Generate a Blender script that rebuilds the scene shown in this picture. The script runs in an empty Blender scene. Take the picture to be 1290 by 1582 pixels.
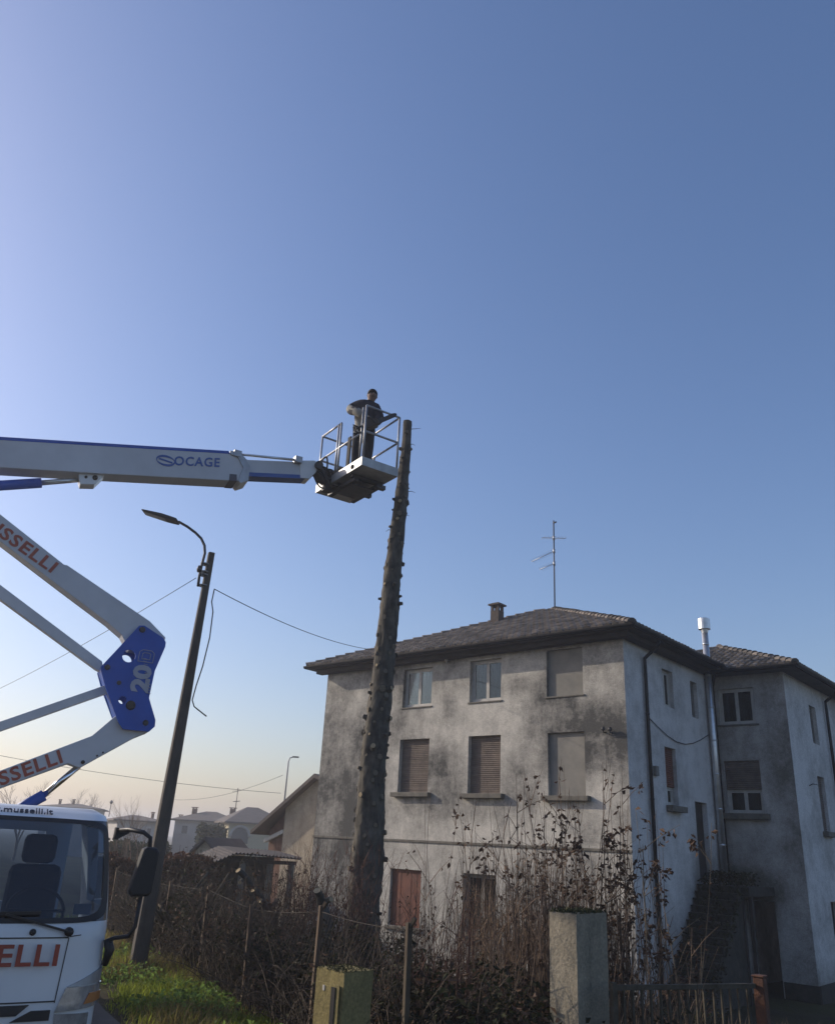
import bpy, bmesh, math, random
from mathutils import Vector, Matrix, noise as mnoise
R = math.radians
random.seed(7)
sc = bpy.context.scene
col = sc.collection

# ------------------------------------------------------------------ camera
FPX, CX, CY = 1280.0, 645.0, 791.0
ROLL, PITCH, EYE = math.atan2(165, 3140), math.atan2(515, 1280), 2.0
_c, _s, _cp, _sp = math.cos(ROLL), math.sin(ROLL), math.cos(PITCH), math.sin(PITCH)
cam = bpy.data.cameras.new('camera'); camo = bpy.data.objects.new('camera', cam); col.objects.link(camo)
cam.sensor_fit = 'HORIZONTAL'; cam.sensor_width = 36; cam.lens = 36 * FPX / 1290
cam.clip_start = 0.05; cam.clip_end = 5000
rt, up, bk = Vector((_c, -_s * _sp, _s * _cp)), Vector((-_s, -_c * _sp, _c * _cp)), Vector((0, -_cp, -_sp))
M4 = Matrix((rt, up, bk)).transposed().to_4x4(); M4.translation = (0, 0, EYE)
camo.matrix_world = M4
sc.camera = camo

# ------------------------------------------------------------------ sky, sun, exposure
SUN_AZ, SUN_EL = -70.0, 24.0          # degrees from the view direction (+Y), left is negative
w = bpy.data.worlds.new('World'); sc.world = w; w.use_nodes = True
nt = w.node_tree; bg = nt.nodes['Background']
sky = nt.nodes.new('ShaderNodeTexSky'); sky.sky_type = 'NISHITA'; sky.sun_disc = False
sky.sun_elevation = R(SUN_EL); sky.sun_rotation = R(SUN_AZ)
sky.altitude = 50; sky.air_density = 1.2; sky.dust_density = 1.7; sky.ozone_density = 2.6
hs = nt.nodes.new('ShaderNodeHueSaturation'); hs.inputs['Saturation'].default_value = 1.1          # the phone's colour rendering, the same all over the sky
wb = nt.nodes.new('ShaderNodeMix'); wb.data_type = 'RGBA'; wb.blend_type = 'MULTIPLY'; wb.inputs[0].default_value = 1; wb.inputs[7].default_value = (1.015, .95, 1.065, 1)
nt.links.new(sky.outputs[0], hs.inputs['Color']); nt.links.new(hs.outputs[0], wb.inputs[6]); nt.links.new(wb.outputs[2], bg.inputs[0]); bg.inputs[1].default_value = 0.119
sl = bpy.data.lights.new('sun', 'SUN'); sl.energy = 3.0; sl.angle = R(0.6); sl.color = (1.0, 0.89, 0.74)
so = bpy.data.objects.new('sun', sl); col.objects.link(so)
to_sun = Vector((math.sin(R(SUN_AZ)) * math.cos(R(SUN_EL)), math.cos(R(SUN_AZ)) * math.cos(R(SUN_EL)), math.sin(R(SUN_EL))))
so.rotation_euler = to_sun.to_track_quat('Z', 'Y').to_euler(); so.location = (-30, 15, 25)
sc.view_settings.view_transform = 'Standard'; sc.view_settings.look = 'None'
sc.view_settings.exposure = 0.33; sc.view_settings.gamma = 1
sc.cycles.volume_bounces = 0

# ------------------------------------------------------------------ helpers
def ray(px, py):
    x, y = (px - CX) / FPX, -(py - CY) / FPX
    return rt * x + up * y - bk
ORG = Vector((0, 0, EYE))
def on_plane(px, py, p, n):
    d = ray(px, py); n = Vector(n)
    return ORG + d * ((Vector(p) - ORG).dot(n) / d.dot(n))
def at_z(px, py, z): return on_plane(px, py, (0, 0, z), (0, 0, 1))
def at_y(px, py, y): return on_plane(px, py, (0, y, 0), (0, 1, 0))
def az_dist(px, py, d):
    r = ray(px, py); h = math.hypot(r.x, r.y); return ORG + r * (d / h)

def rnd(a, b): return random.uniform(a, b)

class MB:
    """collects shapes for ONE mesh object"""
    def __init__(s): s.v = []; s.f = []; s.m = []; s.t = []; s.sm = []
    def add(s, vs, fs, mi=0, smooth=False, tint=None):
        b = len(s.v); s.v += [tuple(p) for p in vs]
        t = rnd(0, 1) if tint is None else tint
        for f in fs: s.f.append(tuple(i + b for i in f)); s.m.append(mi); s.t.append(t); s.sm.append(smooth)
    def box(s, x0, x1, y0, y1, z0, z1, mi=0):
        s.add([(x0,y0,z0),(x1,y0,z0),(x1,y1,z0),(x0,y1,z0),(x0,y0,z1),(x1,y0,z1),(x1,y1,z1),(x0,y1,z1)],
              [(0,3,2,1),(4,5,6,7),(0,1,5,4),(1,2,6,5),(2,3,7,6),(3,0,4,7)], mi); return s
    def bar(s, a, b, wx, wz, mi=0, upv=(0, 0, 1)):
        a, b = Vector(a), Vector(b); d = (b - a).normalized(); u = Vector(upv)
        if abs(d.dot(u)) > .98: u = Vector((1, 0, 0))
        x = d.cross(u).normalized() * wx / 2; z = x.cross(d).normalized() * wz / 2
        s.add([a-x-z, a+x-z, a+x+z, a-x+z, b-x-z, b+x-z, b+x+z, b-x+z],
              [(0,3,2,1),(4,5,6,7),(0,1,5,4),(1,2,6,5),(2,3,7,6),(3,0,4,7)], mi); return s
    def prism(s, poly, o, a, b, n, d0, d1, mi=0):
        o, a, b, n = Vector(o), Vector(a), Vector(b), Vector(n); k = len(poly)
        vs = [o + a*x + b*y + n*d0 for x, y in poly] + [o + a*x + b*y + n*d1 for x, y in poly]
        fs = [tuple(range(k)), tuple(range(2*k-1, k-1, -1))] + [(i, i+k, (i+1) % k + k, (i+1) % k) for i in range(k)]
        s.add(vs, fs, mi); return s
    def tube(s, pts, rads, n=8, mi=0, smooth=True, caps=True, tint=None):
        pts = [Vector(p) for p in pts]; k = len(pts)
        if not hasattr(rads, '__len__'): rads = [rads] * k
        vs = []; d0 = (pts[1] - pts[0]).normalized()
        u = d0.orthogonal().normalized()
        for i in range(k):
            d = (pts[min(i+1, k-1)] - pts[max(i-1, 0)]).normalized()
            u = (u - d * u.dot(d))
            u = u.normalized() if u.length > 1e-6 else d.orthogonal().normalized()
            w_ = d.cross(u)
            for j in range(n):
                a = 2 * math.pi * j / n; vs.append(pts[i] + (u * math.cos(a) + w_ * math.sin(a)) * rads[i])
        fs = [(i*n+j, i*n+(j+1) % n, (i+1)*n+(j+1) % n, (i+1)*n+j) for i in range(k-1) for j in range(n)]
        if caps: fs += [tuple(range(n-1, -1, -1)), tuple(range((k-1)*n, k*n))]
        s.add(vs, fs, mi, smooth, tint); return s
    def grid(s, rows, mi=0, smooth=True, flip=False):
        k = len(rows[0]); vs = [p for r_ in rows for p in r_]
        fs = [(i*k+j, i*k+j+1, (i+1)*k+j+1, (i+1)*k+j) for i in range(len(rows)-1) for j in range(k-1)]
        if flip: fs = [f[::-1] for f in fs]
        s.add(vs, fs, mi, smooth); return s
    def build(s, name, mats, parent=None, tint=False, bevel=0):
        me = bpy.data.meshes.new(name); me.from_pydata(s.v, [], s.f)
        for m in (mats if isinstance(mats, (list, tuple)) else [mats]): me.materials.append(m)
        me.polygons.foreach_set('material_index', s.m); me.polygons.foreach_set('use_smooth', s.sm)
        if tint: me.attributes.new('tint', 'FLOAT', 'FACE').data.foreach_set('value', s.t)
        me.update()
        return link(name, me, parent, bevel)

def link(name, me, parent=None, bevel=0):
    o = bpy.data.objects.new(name, me); col.objects.link(o)
    if parent: o.parent = parent
    if bevel:
        b = o.modifiers.new('bevel', 'BEVEL'); b.width = bevel; b.segments = 2; b.limit_method = 'ANGLE'; b.angle_limit = R(40)
    return o
def tag(o, label=None, cat=None, group=None, kind=None):
    if label: o['label'] = label
    if cat: o['category'] = cat
    if group: o['group'] = group
    if kind: o['kind'] = kind
    return o
def thing(name, label, cat, loc=(0, 0, 0), rz=0, group=None):
    o = bpy.data.objects.new(name, None); col.objects.link(o); o.location = loc; o.rotation_euler = (0, 0, rz)
    o.empty_display_size = .2
    return tag(o, label, cat, group)
def text_mesh(txt, size, depth=.004, fat=0.0, shear=0, space=1.0):
    c = bpy.data.curves.new('lettering', 'FONT'); c.body = txt; c.size = size; c.extrude = depth; c.offset = fat * size; c.shear = shear
    c.space_character = space; c.align_x = 'CENTER'; c.align_y = 'CENTER'; c.resolution_u = 3
    o = bpy.data.objects.new('lettering', c); col.objects.link(o)
    me = bpy.data.meshes.new_from_object(o.evaluated_get(bpy.context.evaluated_depsgraph_get()))
    bpy.data.objects.remove(o); bpy.data.curves.remove(c); return me
def lettering(name, txt, size, pos, xdir, ydir, m, parent, fat=0.0, shear=0, space=1.0, fit=None, depth=.004):
    me = text_mesh(txt, size, depth, fat, shear, space); me.materials.clear(); me.materials.append(m)
    if fit:
        wx = max(v.co.x for v in me.vertices) - min(v.co.x for v in me.vertices)
        for v in me.vertices: v.co.x *= fit / wx
    o = link(name, me, parent); x, y = Vector(xdir).normalized(), Vector(ydir).normalized(); z = x.cross(y).normalized(); y = z.cross(x)
    m_ = Matrix((x, y, z)).transposed().to_4x4(); m_.translation = pos; o.matrix_local = m_; return o
def plate_mesh(outline, holes, depth):
    """flat outline with round holes -> mesh in the XY plane"""
    c = bpy.data.curves.new('plate', 'CURVE'); c.dimensions = '2D'; c.fill_mode = 'BOTH'; c.extrude = depth / 2
    def spl(pts):
        s_ = c.splines.new('POLY'); s_.points.add(len(pts) - 1); s_.use_cyclic_u = True
        for q, p in zip(s_.points, pts): q.co = (p[0], p[1], 0, 1)
    spl(outline)
    for hx, hy, r in holes: spl([(hx + r * math.cos(a * math.pi / 12), hy + r * math.sin(a * math.pi / 12)) for a in range(24)])
    o = bpy.data.objects.new('plate', c); col.objects.link(o)
    me = bpy.data.meshes.new_from_object(o.evaluated_get(bpy.context.evaluated_depsgraph_get()))
    bpy.data.objects.remove(o); return me
def skin_mesh(name, joints, edges, mats, parent, levels=2, root=0):
    me = bpy.data.meshes.new(name); me.from_pydata([j[0] for j in joints], edges, []); o = bpy.data.objects.new(name, me); col.objects.link(o)
    o.modifiers.new('skin', 'SKIN').use_smooth_shade = True
    for i, j in enumerate(joints):
        sv = me.skin_vertices[0].data[i]; r = j[1]; sv.radius = r if hasattr(r, '__len__') else (r, r); sv.use_root = i == root
    sb = o.modifiers.new('sub', 'SUBSURF'); sb.levels = levels; sb.render_levels = levels
    dg = bpy.context.evaluated_depsgraph_get(); dg.update()
    m2 = bpy.data.meshes.new_from_object(o.evaluated_get(dg)); bpy.data.objects.remove(o)
    m2.materials.clear()
    for m in (mats if isinstance(mats, (list, tuple)) else [mats]): m2.materials.append(m)
    for p in m2.polygons: p.use_smooth = True
    return link(name, m2, parent)

# ------------------------------------------------------------------ materials
def nodes(name):
    m = bpy.data.materials.new(name); m.use_nodes = True; n = m.node_tree
    return m, n, n.nodes['Principled BSDF'], n.links
def rgb(c): return (c[0], c[1], c[2], 1)
def mat(name, c, rough=.6, metal=0., var=.25, vs=3., c2=None, bump=.15, bs=40., tint=0., spec=.4, coat=0., stretch=None, sub=None):
    m, n, p, L = nodes(name)
    tc = n.nodes.new('ShaderNodeTexCoord'); src = tc.outputs['Object']
    if stretch:
        mp = n.nodes.new('ShaderNodeMapping'); mp.inputs['Scale'].default_value = stretch; L.new(src, mp.inputs[0]); src = mp.outputs[0]
    no = n.nodes.new('ShaderNodeTexNoise'); no.inputs['Scale'].default_value = vs; no.inputs['Detail'].default_value = 6; no.inputs['Roughness'].default_value = .65; L.new(src, no.inputs['Vector'])
    rp = n.nodes.new('ShaderNodeValToRGB'); rp.color_ramp.elements[0].position = .32; rp.color_ramp.elements[1].position = .68
    c2 = c2 or tuple(x * (1 - var) for x in c)
    rp.color_ramp.elements[0].color = rgb(c2); rp.color_ramp.elements[1].color = rgb(c); L.new(no.outputs[0], rp.inputs[0])
    out = rp.outputs[0]
    if tint:
        at = n.nodes.new('ShaderNodeAttribute'); at.attribute_name = 'tint'
        mr = n.nodes.new('ShaderNodeMapRange'); mr.inputs[3].default_value = 1 - tint; mr.inputs[4].default_value = 1 + tint; L.new(at.outputs['Fac'], mr.inputs[0])
        mx = n.nodes.new('ShaderNodeVectorMath'); mx.operation = 'SCALE'; L.new(out, mx.inputs[0]); L.new(mr.outputs[0], mx.inputs['Scale']); out = mx.outputs[0]
    L.new(out, p.inputs['Base Color'])
    p.inputs['Roughness'].default_value = rough; p.inputs['Metallic'].default_value = metal; p.inputs['Specular IOR Level'].default_value = spec; p.inputs['Coat Weight'].default_value = coat
    if sub: p.inputs['Subsurface Weight'].default_value = sub
    if bump:
        n2 = n.nodes.new('ShaderNodeTexNoise'); n2.inputs['Scale'].default_value = bs; n2.inputs['Detail'].default_value = 4; L.new(src, n2.inputs['Vector'])
        bp = n.nodes.new('ShaderNodeBump'); bp.inputs['Strength'].default_value = bump; bp.inputs['Distance'].default_value = .02; L.new(n2.outputs[0], bp.inputs['Height']); L.new(bp.outputs[0], p.inputs['Normal'])
    return m
def leafmat(name, c, c2, tint=.5, trans=.3):
    m = mat(name, c, .7, c2=c2, vs=2., bump=0, tint=tint, spec=.2)
    n = m.node_tree; p = n.nodes['Principled BSDF']; L = n.links
    t = n.nodes.new('ShaderNodeBsdfTranslucent'); L.new(p.inputs['Base Color'].links[0].from_socket, t.inputs[0])
    mx = n.nodes.new('ShaderNodeMixShader'); mx.inputs[0].default_value = trans; L.new(p.outputs[0], mx.inputs[1]); L.new(t.outputs[0], mx.inputs[2])
    L.new(mx.outputs[0], n.nodes['Material Output'].inputs[0]); return m
def glassmat(name, tintc, ior=1.5, rough=.02):
    m, n, p, L = nodes(name); n.nodes.remove(p)
    t = n.nodes.new('ShaderNodeBsdfTransparent'); t.inputs[0].default_value = rgb(tintc)
    g = n.nodes.new('ShaderNodeBsdfGlossy'); g.inputs['Roughness'].default_value = rough
    f = n.nodes.new('ShaderNodeFresnel'); f.inputs[0].default_value = ior
    mx = n.nodes.new('ShaderNodeMixShader'); L.new(f.outputs[0], mx.inputs[0]); L.new(t.outputs[0], mx.inputs[1]); L.new(g.outputs[0], mx.inputs[2])
    L.new(mx.outputs[0], n.nodes['Material Output'].inputs[0]); return m
def plaster(name, clean, dirt, blobs, bias=0.0, streak=.5, base_z=None):
    """lime plaster with weather stains; blobs = (x, y, z, rx, rz, amount) in house coordinates"""
    m, n, p, L = nodes(name); N = n.nodes.new
    tc = N('ShaderNodeTexCoord'); src = tc.outputs['Object']
    def noise(scale, det=8, stretch=None, rough=.65):
        v = src
        if stretch: mp = N('ShaderNodeMapping'); mp.inputs['Scale'].default_value = stretch; L.new(src, mp.inputs[0]); v = mp.outputs[0]
        t = N('ShaderNodeTexNoise'); t.inputs['Scale'].default_value = scale; t.inputs['Detail'].default_value = det; t.inputs['Roughness'].default_value = rough; L.new(v, t.inputs['Vector']); return t.outputs[0]
    def math_(op, a, b):
        q = N('ShaderNodeMath'); q.operation = op
        for i, x in enumerate((a, b)):
            if isinstance(x, (int, float)): q.inputs[i].default_value = x
            else: L.new(x, q.inputs[i])
        return q.outputs[0]
    acc = math_('MULTIPLY', math_('SUBTRACT', noise(.55), .5), 2.3)
    acc = math_('ADD', acc, math_('MULTIPLY', math_('SUBTRACT', noise(2.6, 8), .5), 1.0))
    acc = math_('ADD', acc, math_('MULTIPLY', math_('SUBTRACT', noise(11, 5, None, .75), .5), .8))
    acc = math_('ADD', acc, math_('MULTIPLY', math_('SUBTRACT', noise(2.2, 6, (1.6, 1.6, .16)), .5), streak))
    for (x, y, z, rx, rz, amt) in blobs:
        mp = N('ShaderNodeMapping'); mp.vector_type = 'POINT'
        mp.inputs['Location'].default_value = (-x / rx, -y / rx, -z / rz); mp.inputs['Scale'].default_value = (1 / rx, 1 / rx, 1 / rz); L.new(src, mp.inputs[0])
        ln = N('ShaderNodeVectorMath'); ln.operation = 'LENGTH'; L.new(mp.outputs[0], ln.inputs[0])
        mr = N('ShaderNodeMapRange'); mr.interpolation_type = 'SMOOTHSTEP'; mr.inputs[1].default_value = 1.15; mr.inputs[2].default_value = .2; mr.inputs[3].default_value = 0; mr.inputs[4].default_value = amt
        L.new(ln.outputs['Value'], mr.inputs[0]); acc = math_('ADD', acc, mr.outputs[0])
    mr = N('ShaderNodeMapRange'); mr.inputs[1].default_value = -.45 - bias; mr.inputs[2].default_value = .55 - bias; L.new(acc, mr.inputs[0])
    mix = N('ShaderNodeMix'); mix.data_type = 'RGBA'; mix.inputs[6].default_value = rgb(clean); mix.inputs[7].default_value = rgb(dirt); L.new(mr.outputs[0], mix.inputs[0])
    # fine grain and pocks
    g = noise(38, 3); gr = N('ShaderNodeMapRange'); gr.inputs[1].default_value = .3; gr.inputs[2].default_value = .7; gr.inputs[3].default_value = .72; gr.inputs[4].default_value = 1.18; L.new(g, gr.inputs[0])
    sc_ = N('ShaderNodeVectorMath'); sc_.operation = 'SCALE'; L.new(mix.outputs[2], sc_.inputs[0]); L.new(gr.outputs[0], sc_.inputs['Scale'])
    L.new(sc_.outputs[0], p.inputs['Base Color']); p.inputs['Roughness'].default_value = .93; p.inputs['Specular IOR Level'].default_value = .15
    bp = N('ShaderNodeBump'); bp.inputs['Strength'].default_value = .45; bp.inputs['Distance'].default_value = .02
    L.new(math_('ADD', noise(26, 5), math_('MULTIPLY', noise(4, 4), 1.2)), bp.inputs['Height']); L.new(bp.outputs[0], p.inputs['Normal'])
    return m

MT = {}
MT['white_paint'] = mat('white_paint', (.66, .67, .68), .32, var=.14, vs=1.3, bump=.02, spec=.5, coat=.3)
MT['boom_paint'] = mat('boom_paint', (.52, .54, .58), .42, var=.2, vs=.9, bump=.03, bs=12, spec=.4)
MT['blue_paint'] = mat('blue_paint', (.012, .085, .42), .5, var=.2, vs=2, bump=.03, spec=.3)
MT['grey_mark'] = mat('grey_mark', (.33, .35, .42), .5, var=.1, bump=0)
MT['blue_mark'] = mat('blue_mark', (.03, .10, .34), .5, var=.1, bump=0)
MT['red_mark'] = mat('red_mark', (.33, .06, .035), .5, var=.2, bump=0)
MT['dark_mark'] = mat('dark_mark', (.05, .055, .08), .5, var=.1, bump=0)
MT['black_plastic'] = mat('black_plastic', (.018, .018, .02), .5, var=.3, bump=.08, bs=120)
MT['rubber'] = mat('rubber', (.02, .02, .02), .85, var=.3, bump=.2)
MT['dark_steel'] = mat('dark_steel', (.06, .06, .065), .5, .6, var=.4, vs=6)
MT['chrome'] = mat('chrome', (.75, .76, .78), .14, 1., var=.1, bump=0)
MT['steel'] = mat('steel', (.72, .73, .74), .42, .9, var=.25, vs=5, bump=.03)
MT['zinc'] = mat('zinc', (.40, .41, .43), .48, .7, var=.3, vs=9, bump=.05)
MT['aluminium'] = mat('aluminium', (.46, .46, .45), .5, .35, var=.35, vs=4, bump=.06)
MT['glass'] = glassmat('glass', (.55, .62, .62))
MT['windshield'] = glassmat('windshield', (.22, .29, .38), 1.8)
MT['lens'] = mat('lens', (.5, .5, .5), .08, .5, var=.5, vs=14, bump=0, coat=.6)
MT['amber'] = mat('amber', (.45, .18, .06), .2, 0, var=.3, bump=0)
MT['seat'] = mat('seat', (.03, .035, .05), .9, var=.3, bump=.2)
MT['interior'] = mat('interior', (.04, .04, .045), .8, var=.2)
MT['concrete'] = mat('concrete', (.21, .195, .17), .9, vs=2.5, c2=(.11, .105, .085), bump=.4, bs=30, stretch=(1, 1, .5))
MT['pillar_concrete'] = mat('pillar_concrete', (.33, .285, .21), .92, vs=3.5, c2=(.15, .13, .09), bump=.5, bs=22, stretch=(1, 1, .45))
MT['mossy_concrete'] = mat('mossy_concrete', (.29, .235, .105), .92, vs=5., c2=(.13, .105, .055), bump=.5, bs=26)
MT['moss'] = mat('moss', (.055, .055, .018), .95, vs=12, c2=(.025, .028, .01), bump=.6, bs=60)
MT['pole_concrete'] = mat('pole_concrete', (.085, .075, .065), .9, vs=5, c2=(.05, .045, .04), bump=.3, bs=25, stretch=(1, 1, .3))
MT['bark'] = mat('bark', (.115, .105, .085), .95, vs=7, c2=(.028, .024, .02), bump=1.0, bs=24, stretch=(1, 1, .55))
MT['old_cut'] = mat('old_cut', (.20, .17, .12), .9, vs=20, c2=(.09, .075, .055), bump=.1)
MT['cut_wood'] = mat('cut_wood', (.42, .33, .20), .85, vs=20, c2=(.25, .19, .11), bump=.1)
MT['tile'] = mat('tile', (.20, .165, .135), .9, vs=2.2, c2=(.075, .068, .06), bump=.3, tint=.45)
MT['dark_wood'] = mat('dark_wood', (.035, .028, .025), .8, var=.4, bump=.2)
MT['soffit'] = mat('soffit', (.09, .08, .075), .9, var=.4, vs=2)
MT['gutter'] = mat('gutter', (.014, .013, .015), .55, .2, var=.4)
MT['shutter'] = mat('shutter', (.17, .135, .11), .8, vs=4, c2=(.10, .08, .068), bump=.15, tint=.12)
MT['brown_shutter'] = mat('brown_shutter', (.17, .055, .03), .7, vs=3, c2=(.09, .03, .02), bump=.1)
MT['frame_white'] = mat('frame_white', (.48, .46, .42), .6, var=.25, vs=6)
MT['frame_grey'] = mat('frame_grey', (.20, .19, .17), .7, var=.3, vs=6)
MT['curtain'] = mat('curtain', (.42, .45, .50), .9, var=.25, vs=5, stretch=(3, 3, .3), bump=.1, bs=8)
MT['blind_fill'] = mat('blind_fill', (.24, .225, .195), .92, vs=1.6, c2=(.16, .155, .14), bump=.2)
MT['sill'] = mat('sill', (.17, .155, .13), .9, vs=5, c2=(.09, .085, .07), bump=.3)
MT['dark_stone'] = mat('dark_stone', (.05, .045, .038), .95, vs=5, c2=(.02, .02, .016), bump=.5)
MT['brick'] = mat('brick', (.22, .12, .08), .9, vs=6, c2=(.13, .07, .05), bump=.3)
MT['old_brick'] = mat('old_brick', (.10, .075, .06), .95, vs=6, c2=(.05, .042, .036), bump=.4)
MT['rust'] = mat('rust', (.13, .055, .03), .85, vs=14, c2=(.06, .03, .02), bump=.3)
MT['gate_iron'] = mat('gate_iron', (.085, .075, .055), .75, .1, vs=14, c2=(.05, .035, .02), bump=.2)
MT['wire'] = mat('wire', (.045, .035, .028), .85, .1, var=.3, bump=0)
MT['cable'] = mat('cable', (.03, .03, .035), .7, var=.2, bump=0)
MT['asphalt'] = mat('asphalt', (.075, .073, .07), .92, vs=1.2, c2=(.045, .044, .043), bump=.5, bs=90)
MT['stem'] = mat('stem', (.20, .14, .095), .9, vs=2, c2=(.09, .06, .042), bump=0, tint=.5)
MT['red_stem'] = mat('red_stem', (.11, .05, .035), .9, vs=2, c2=(.055, .028, .02), bump=0, tint=.5)
MT['dark_stem'] = mat('dark_stem', (.085, .062, .044), .9, vs=2, c2=(.03, .023, .017), bump=0, tint=.6)
MT['tan_stem'] = mat('tan_stem', (.29, .205, .135), .9, vs=2, c2=(.15, .10, .066), bump=0, tint=.5)
MT['pale_stem'] = mat('pale_stem', (.22, .17, .11), .9, vs=2, c2=(.12, .09, .06), bump=0, tint=.5)
MT['dead_leaf'] = leafmat('dead_leaf', (.13, .08, .05), (.055, .034, .024), .55, .2)
MT['dark_leaf'] = leafmat('dark_leaf', (.03, .035, .012), (.02, .016, .009), .6, .2)
MT['grass'] = leafmat('grass', (.27, .30, .04), (.15, .20, .03), .5, .55)
MT['dry_grass'] = leafmat('dry_grass', (.24, .19, .07), (.13, .11, .035), .4, .35)
MT['weed_leaf'] = leafmat('weed_leaf', (.17, .25, .06), (.10, .16, .04), .5, .5)
MT['hedge_leaf'] = leafmat('hedge_leaf', (.10, .045, .028), (.055, .03, .02), .5, .2)
MT['far_leaf'] = leafmat('far_leaf', (.05, .06, .025), (.03, .035, .02), .5, .2)
MT['far_wall'] = mat('far_wall', (.44, .42, .40), .9, var=.15, vs=1)
MT['far_wall_cream'] = mat('far_wall_cream', (.46, .40, .26), .9, var=.15, vs=1)
MT['far_roof'] = mat('far_roof', (.17, .14, .125), .9, var=.3, vs=2, tint=.2)
MT['far_window'] = mat('far_window', (.07, .08, .09), .3, var=.2, bump=0)
MT['corrugated'] = mat('corrugated', (.075, .06, .055), .85, vs=3, c2=(.04, .035, .03), bump=.2)
MT['skin'] = mat('skin', (.20, .11, .075), .6, var=.15, vs=9, bump=.05, sub=.05)
MT['jacket'] = mat('jacket', (.014, .016, .028), .85, var=.4, vs=9, bump=.4, bs=18)
MT['jacket_panel_lit_elbow'] = mat('jacket_panel_lit_elbow', (.27, .26, .23), .85, var=.25, vs=9, bump=.4, bs=18)
MT['trousers'] = mat('trousers', (.012, .013, .018), .9, var=.3, vs=9, bump=.4, bs=18)
MT['hair'] = mat('hair', (.012, .01, .009), .7, var=.4, vs=40, bump=.5, bs=120)
MT['glove'] = mat('glove', (.03, .03, .03), .8, var=.3, bump=.3)
MT['saw_body'] = mat('saw_body', (.045, .028, .02), .5, var=.3)

FAC_BLOBS = [(-4.6, 0, 6.9, 2.6, 1.25, -.42), (-1.1, 0, 6.2, 1.9, 1.3, .55), (-2.0, 0, 7.2, 1.5, .6, .25), (-10.6, 0, 5.2, 2.4, 3.2, .32), (-3.2, 0, 3.8, 3.2, .9, -.3),
             (-6, 0, 5.6, .8, 1.2, .22), (-.7, 0, 4.6, .6, 2.6, -.25), (-7.6, 0, 2.2, 2.6, 1.4, -.15), (-6.6, 0, 3.75, 2.4, .7, -.28), (-3.2, 0, 8.4, 3.0, .5, -.2), (-5.9, 0, 7.35, .5, .6, .35), (-9.2, 0, 3.6, 1.2, 1.0, .2)]
MT['plaster_front'] = plaster('plaster_front', (.56, .53, .47), (.085, .083, .078), FAC_BLOBS, bias=.05, streak=.55)
MT['plaster_side'] = plaster('plaster_side', (.60, .585, .57), (.24, .23, .215), [(0, 1.2, 1.4, 2.4, 1.6, .3), (0, 4.6, 2.6, 1.6, 1.6, .9)], bias=-.22, streak=.35)
MT['plaster_wing'] = plaster('plaster_wing', (.48, .46, .44), (.14, .13, .11), [(2.1, 6, 6.0, .9, 2.8, .55), (1.1, 6, 6.6, .35, .9, .3), (.7, 6, 2.6, 1.4, 1.0, .8)], bias=-.1, streak=.5)
MT['plaster_wing_side'] = plaster('plaster_wing_side', (.60, .585, .57), (.22, .21, .19), [(2.25, 9, .2, 8, .9, .6)], bias=-.28, streak=.3)
MT['plaster_ruin'] = plaster('plaster_ruin', (.52, .44, .33), (.24, .20, .15), [], bias=.05, streak=.9)

MT['pillar_concrete'] = plaster('pillar_concrete', (.37, .32, .235), (.12, .11, .085), [], bias=.0, streak=1.3)
MT['mossy_concrete'] = plaster('mossy_concrete', (.32, .26, .11), (.11, .095, .05), [], bias=.0, streak=1.0)
# ground sheet material: soil, dead grass, moss
def groundmat():
    m, n, p, L = nodes('yard_ground'); N = n.nodes.new
    tc = N('ShaderNodeTexCoord')
    a = N('ShaderNodeTexNoise'); a.inputs['Scale'].default_value = .5; a.inputs['Detail'].default_value = 8; L.new(tc.outputs['Object'], a.inputs[0])
    r1 = N('ShaderNodeValToRGB'); e = r1.color_ramp.elements; e[0].position = .35; e[0].color = (.035, .026, .018, 1); e[1].position = .65; e[1].color = (.055, .055, .022, 1); L.new(a.outputs[0], r1.inputs[0])
    L.new(r1.outputs[0], p.inputs['Base Color']); p.inputs['Roughness'].default_value = 1; p.inputs['Specular IOR Level'].default_value = .1
    b = N('ShaderNodeTexNoise'); b.inputs['Scale'].default_value = 12; b.inputs['Detail'].default_value = 6; L.new(tc.outputs['Object'], b.inputs[0])
    bp = N('ShaderNodeBump'); bp.inputs['Strength'].default_value = .8; bp.inputs['Distance'].default_value = .05; L.new(b.outputs[0], bp.inputs['Height']); L.new(bp.outputs[0], p.inputs['Normal'])
    return m
MT['ground'] = groundmat()

# ------------------------------------------------------------------ ground, road, verge (road frame: q to the right of the truck's axis, s away along the road)
RA = R(28.9); RX = Vector((math.cos(RA), math.sin(RA), 0)); RY = Vector((-math.sin(RA), math.cos(RA), 0)); F0 = Vector((-2.73, 6.118, 0))
def road_pt(q, s, z=0): return F0 + RX * q + RY * s + Vector((0, 0, z))
def qs(x, y): v = Vector((x, y, 0)) - F0; return v.dot(RX), v.dot(RY)
YARD = -1.4
def gz(x, y):
    q, s = qs(x, y)
    if q < -4: t = min(1, (-4 - q) / 8); return -.9 * t * t * (3 - 2 * t)
    if q < 2.1: return 0
    if q < 3.6: return .03 * math.sin((q - 2.1) / 1.5 * math.pi)
    t = min(1, (q - 3.6) / 7.5); return YARD * t * t * (3 - 2 * t)
def ticks(lo, hi, core, step, far):
    a = []; x = -core
    while x <= core: a.append(x); x += step
    d = step
    while a[-1] < hi: d *= 1.35; a.append(min(hi, a[-1] + d))
    d = step
    while a[0] > lo: d *= 1.35; a.insert(0, max(lo, a[0] - d))
    return a
g = MB(); rows = []
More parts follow.
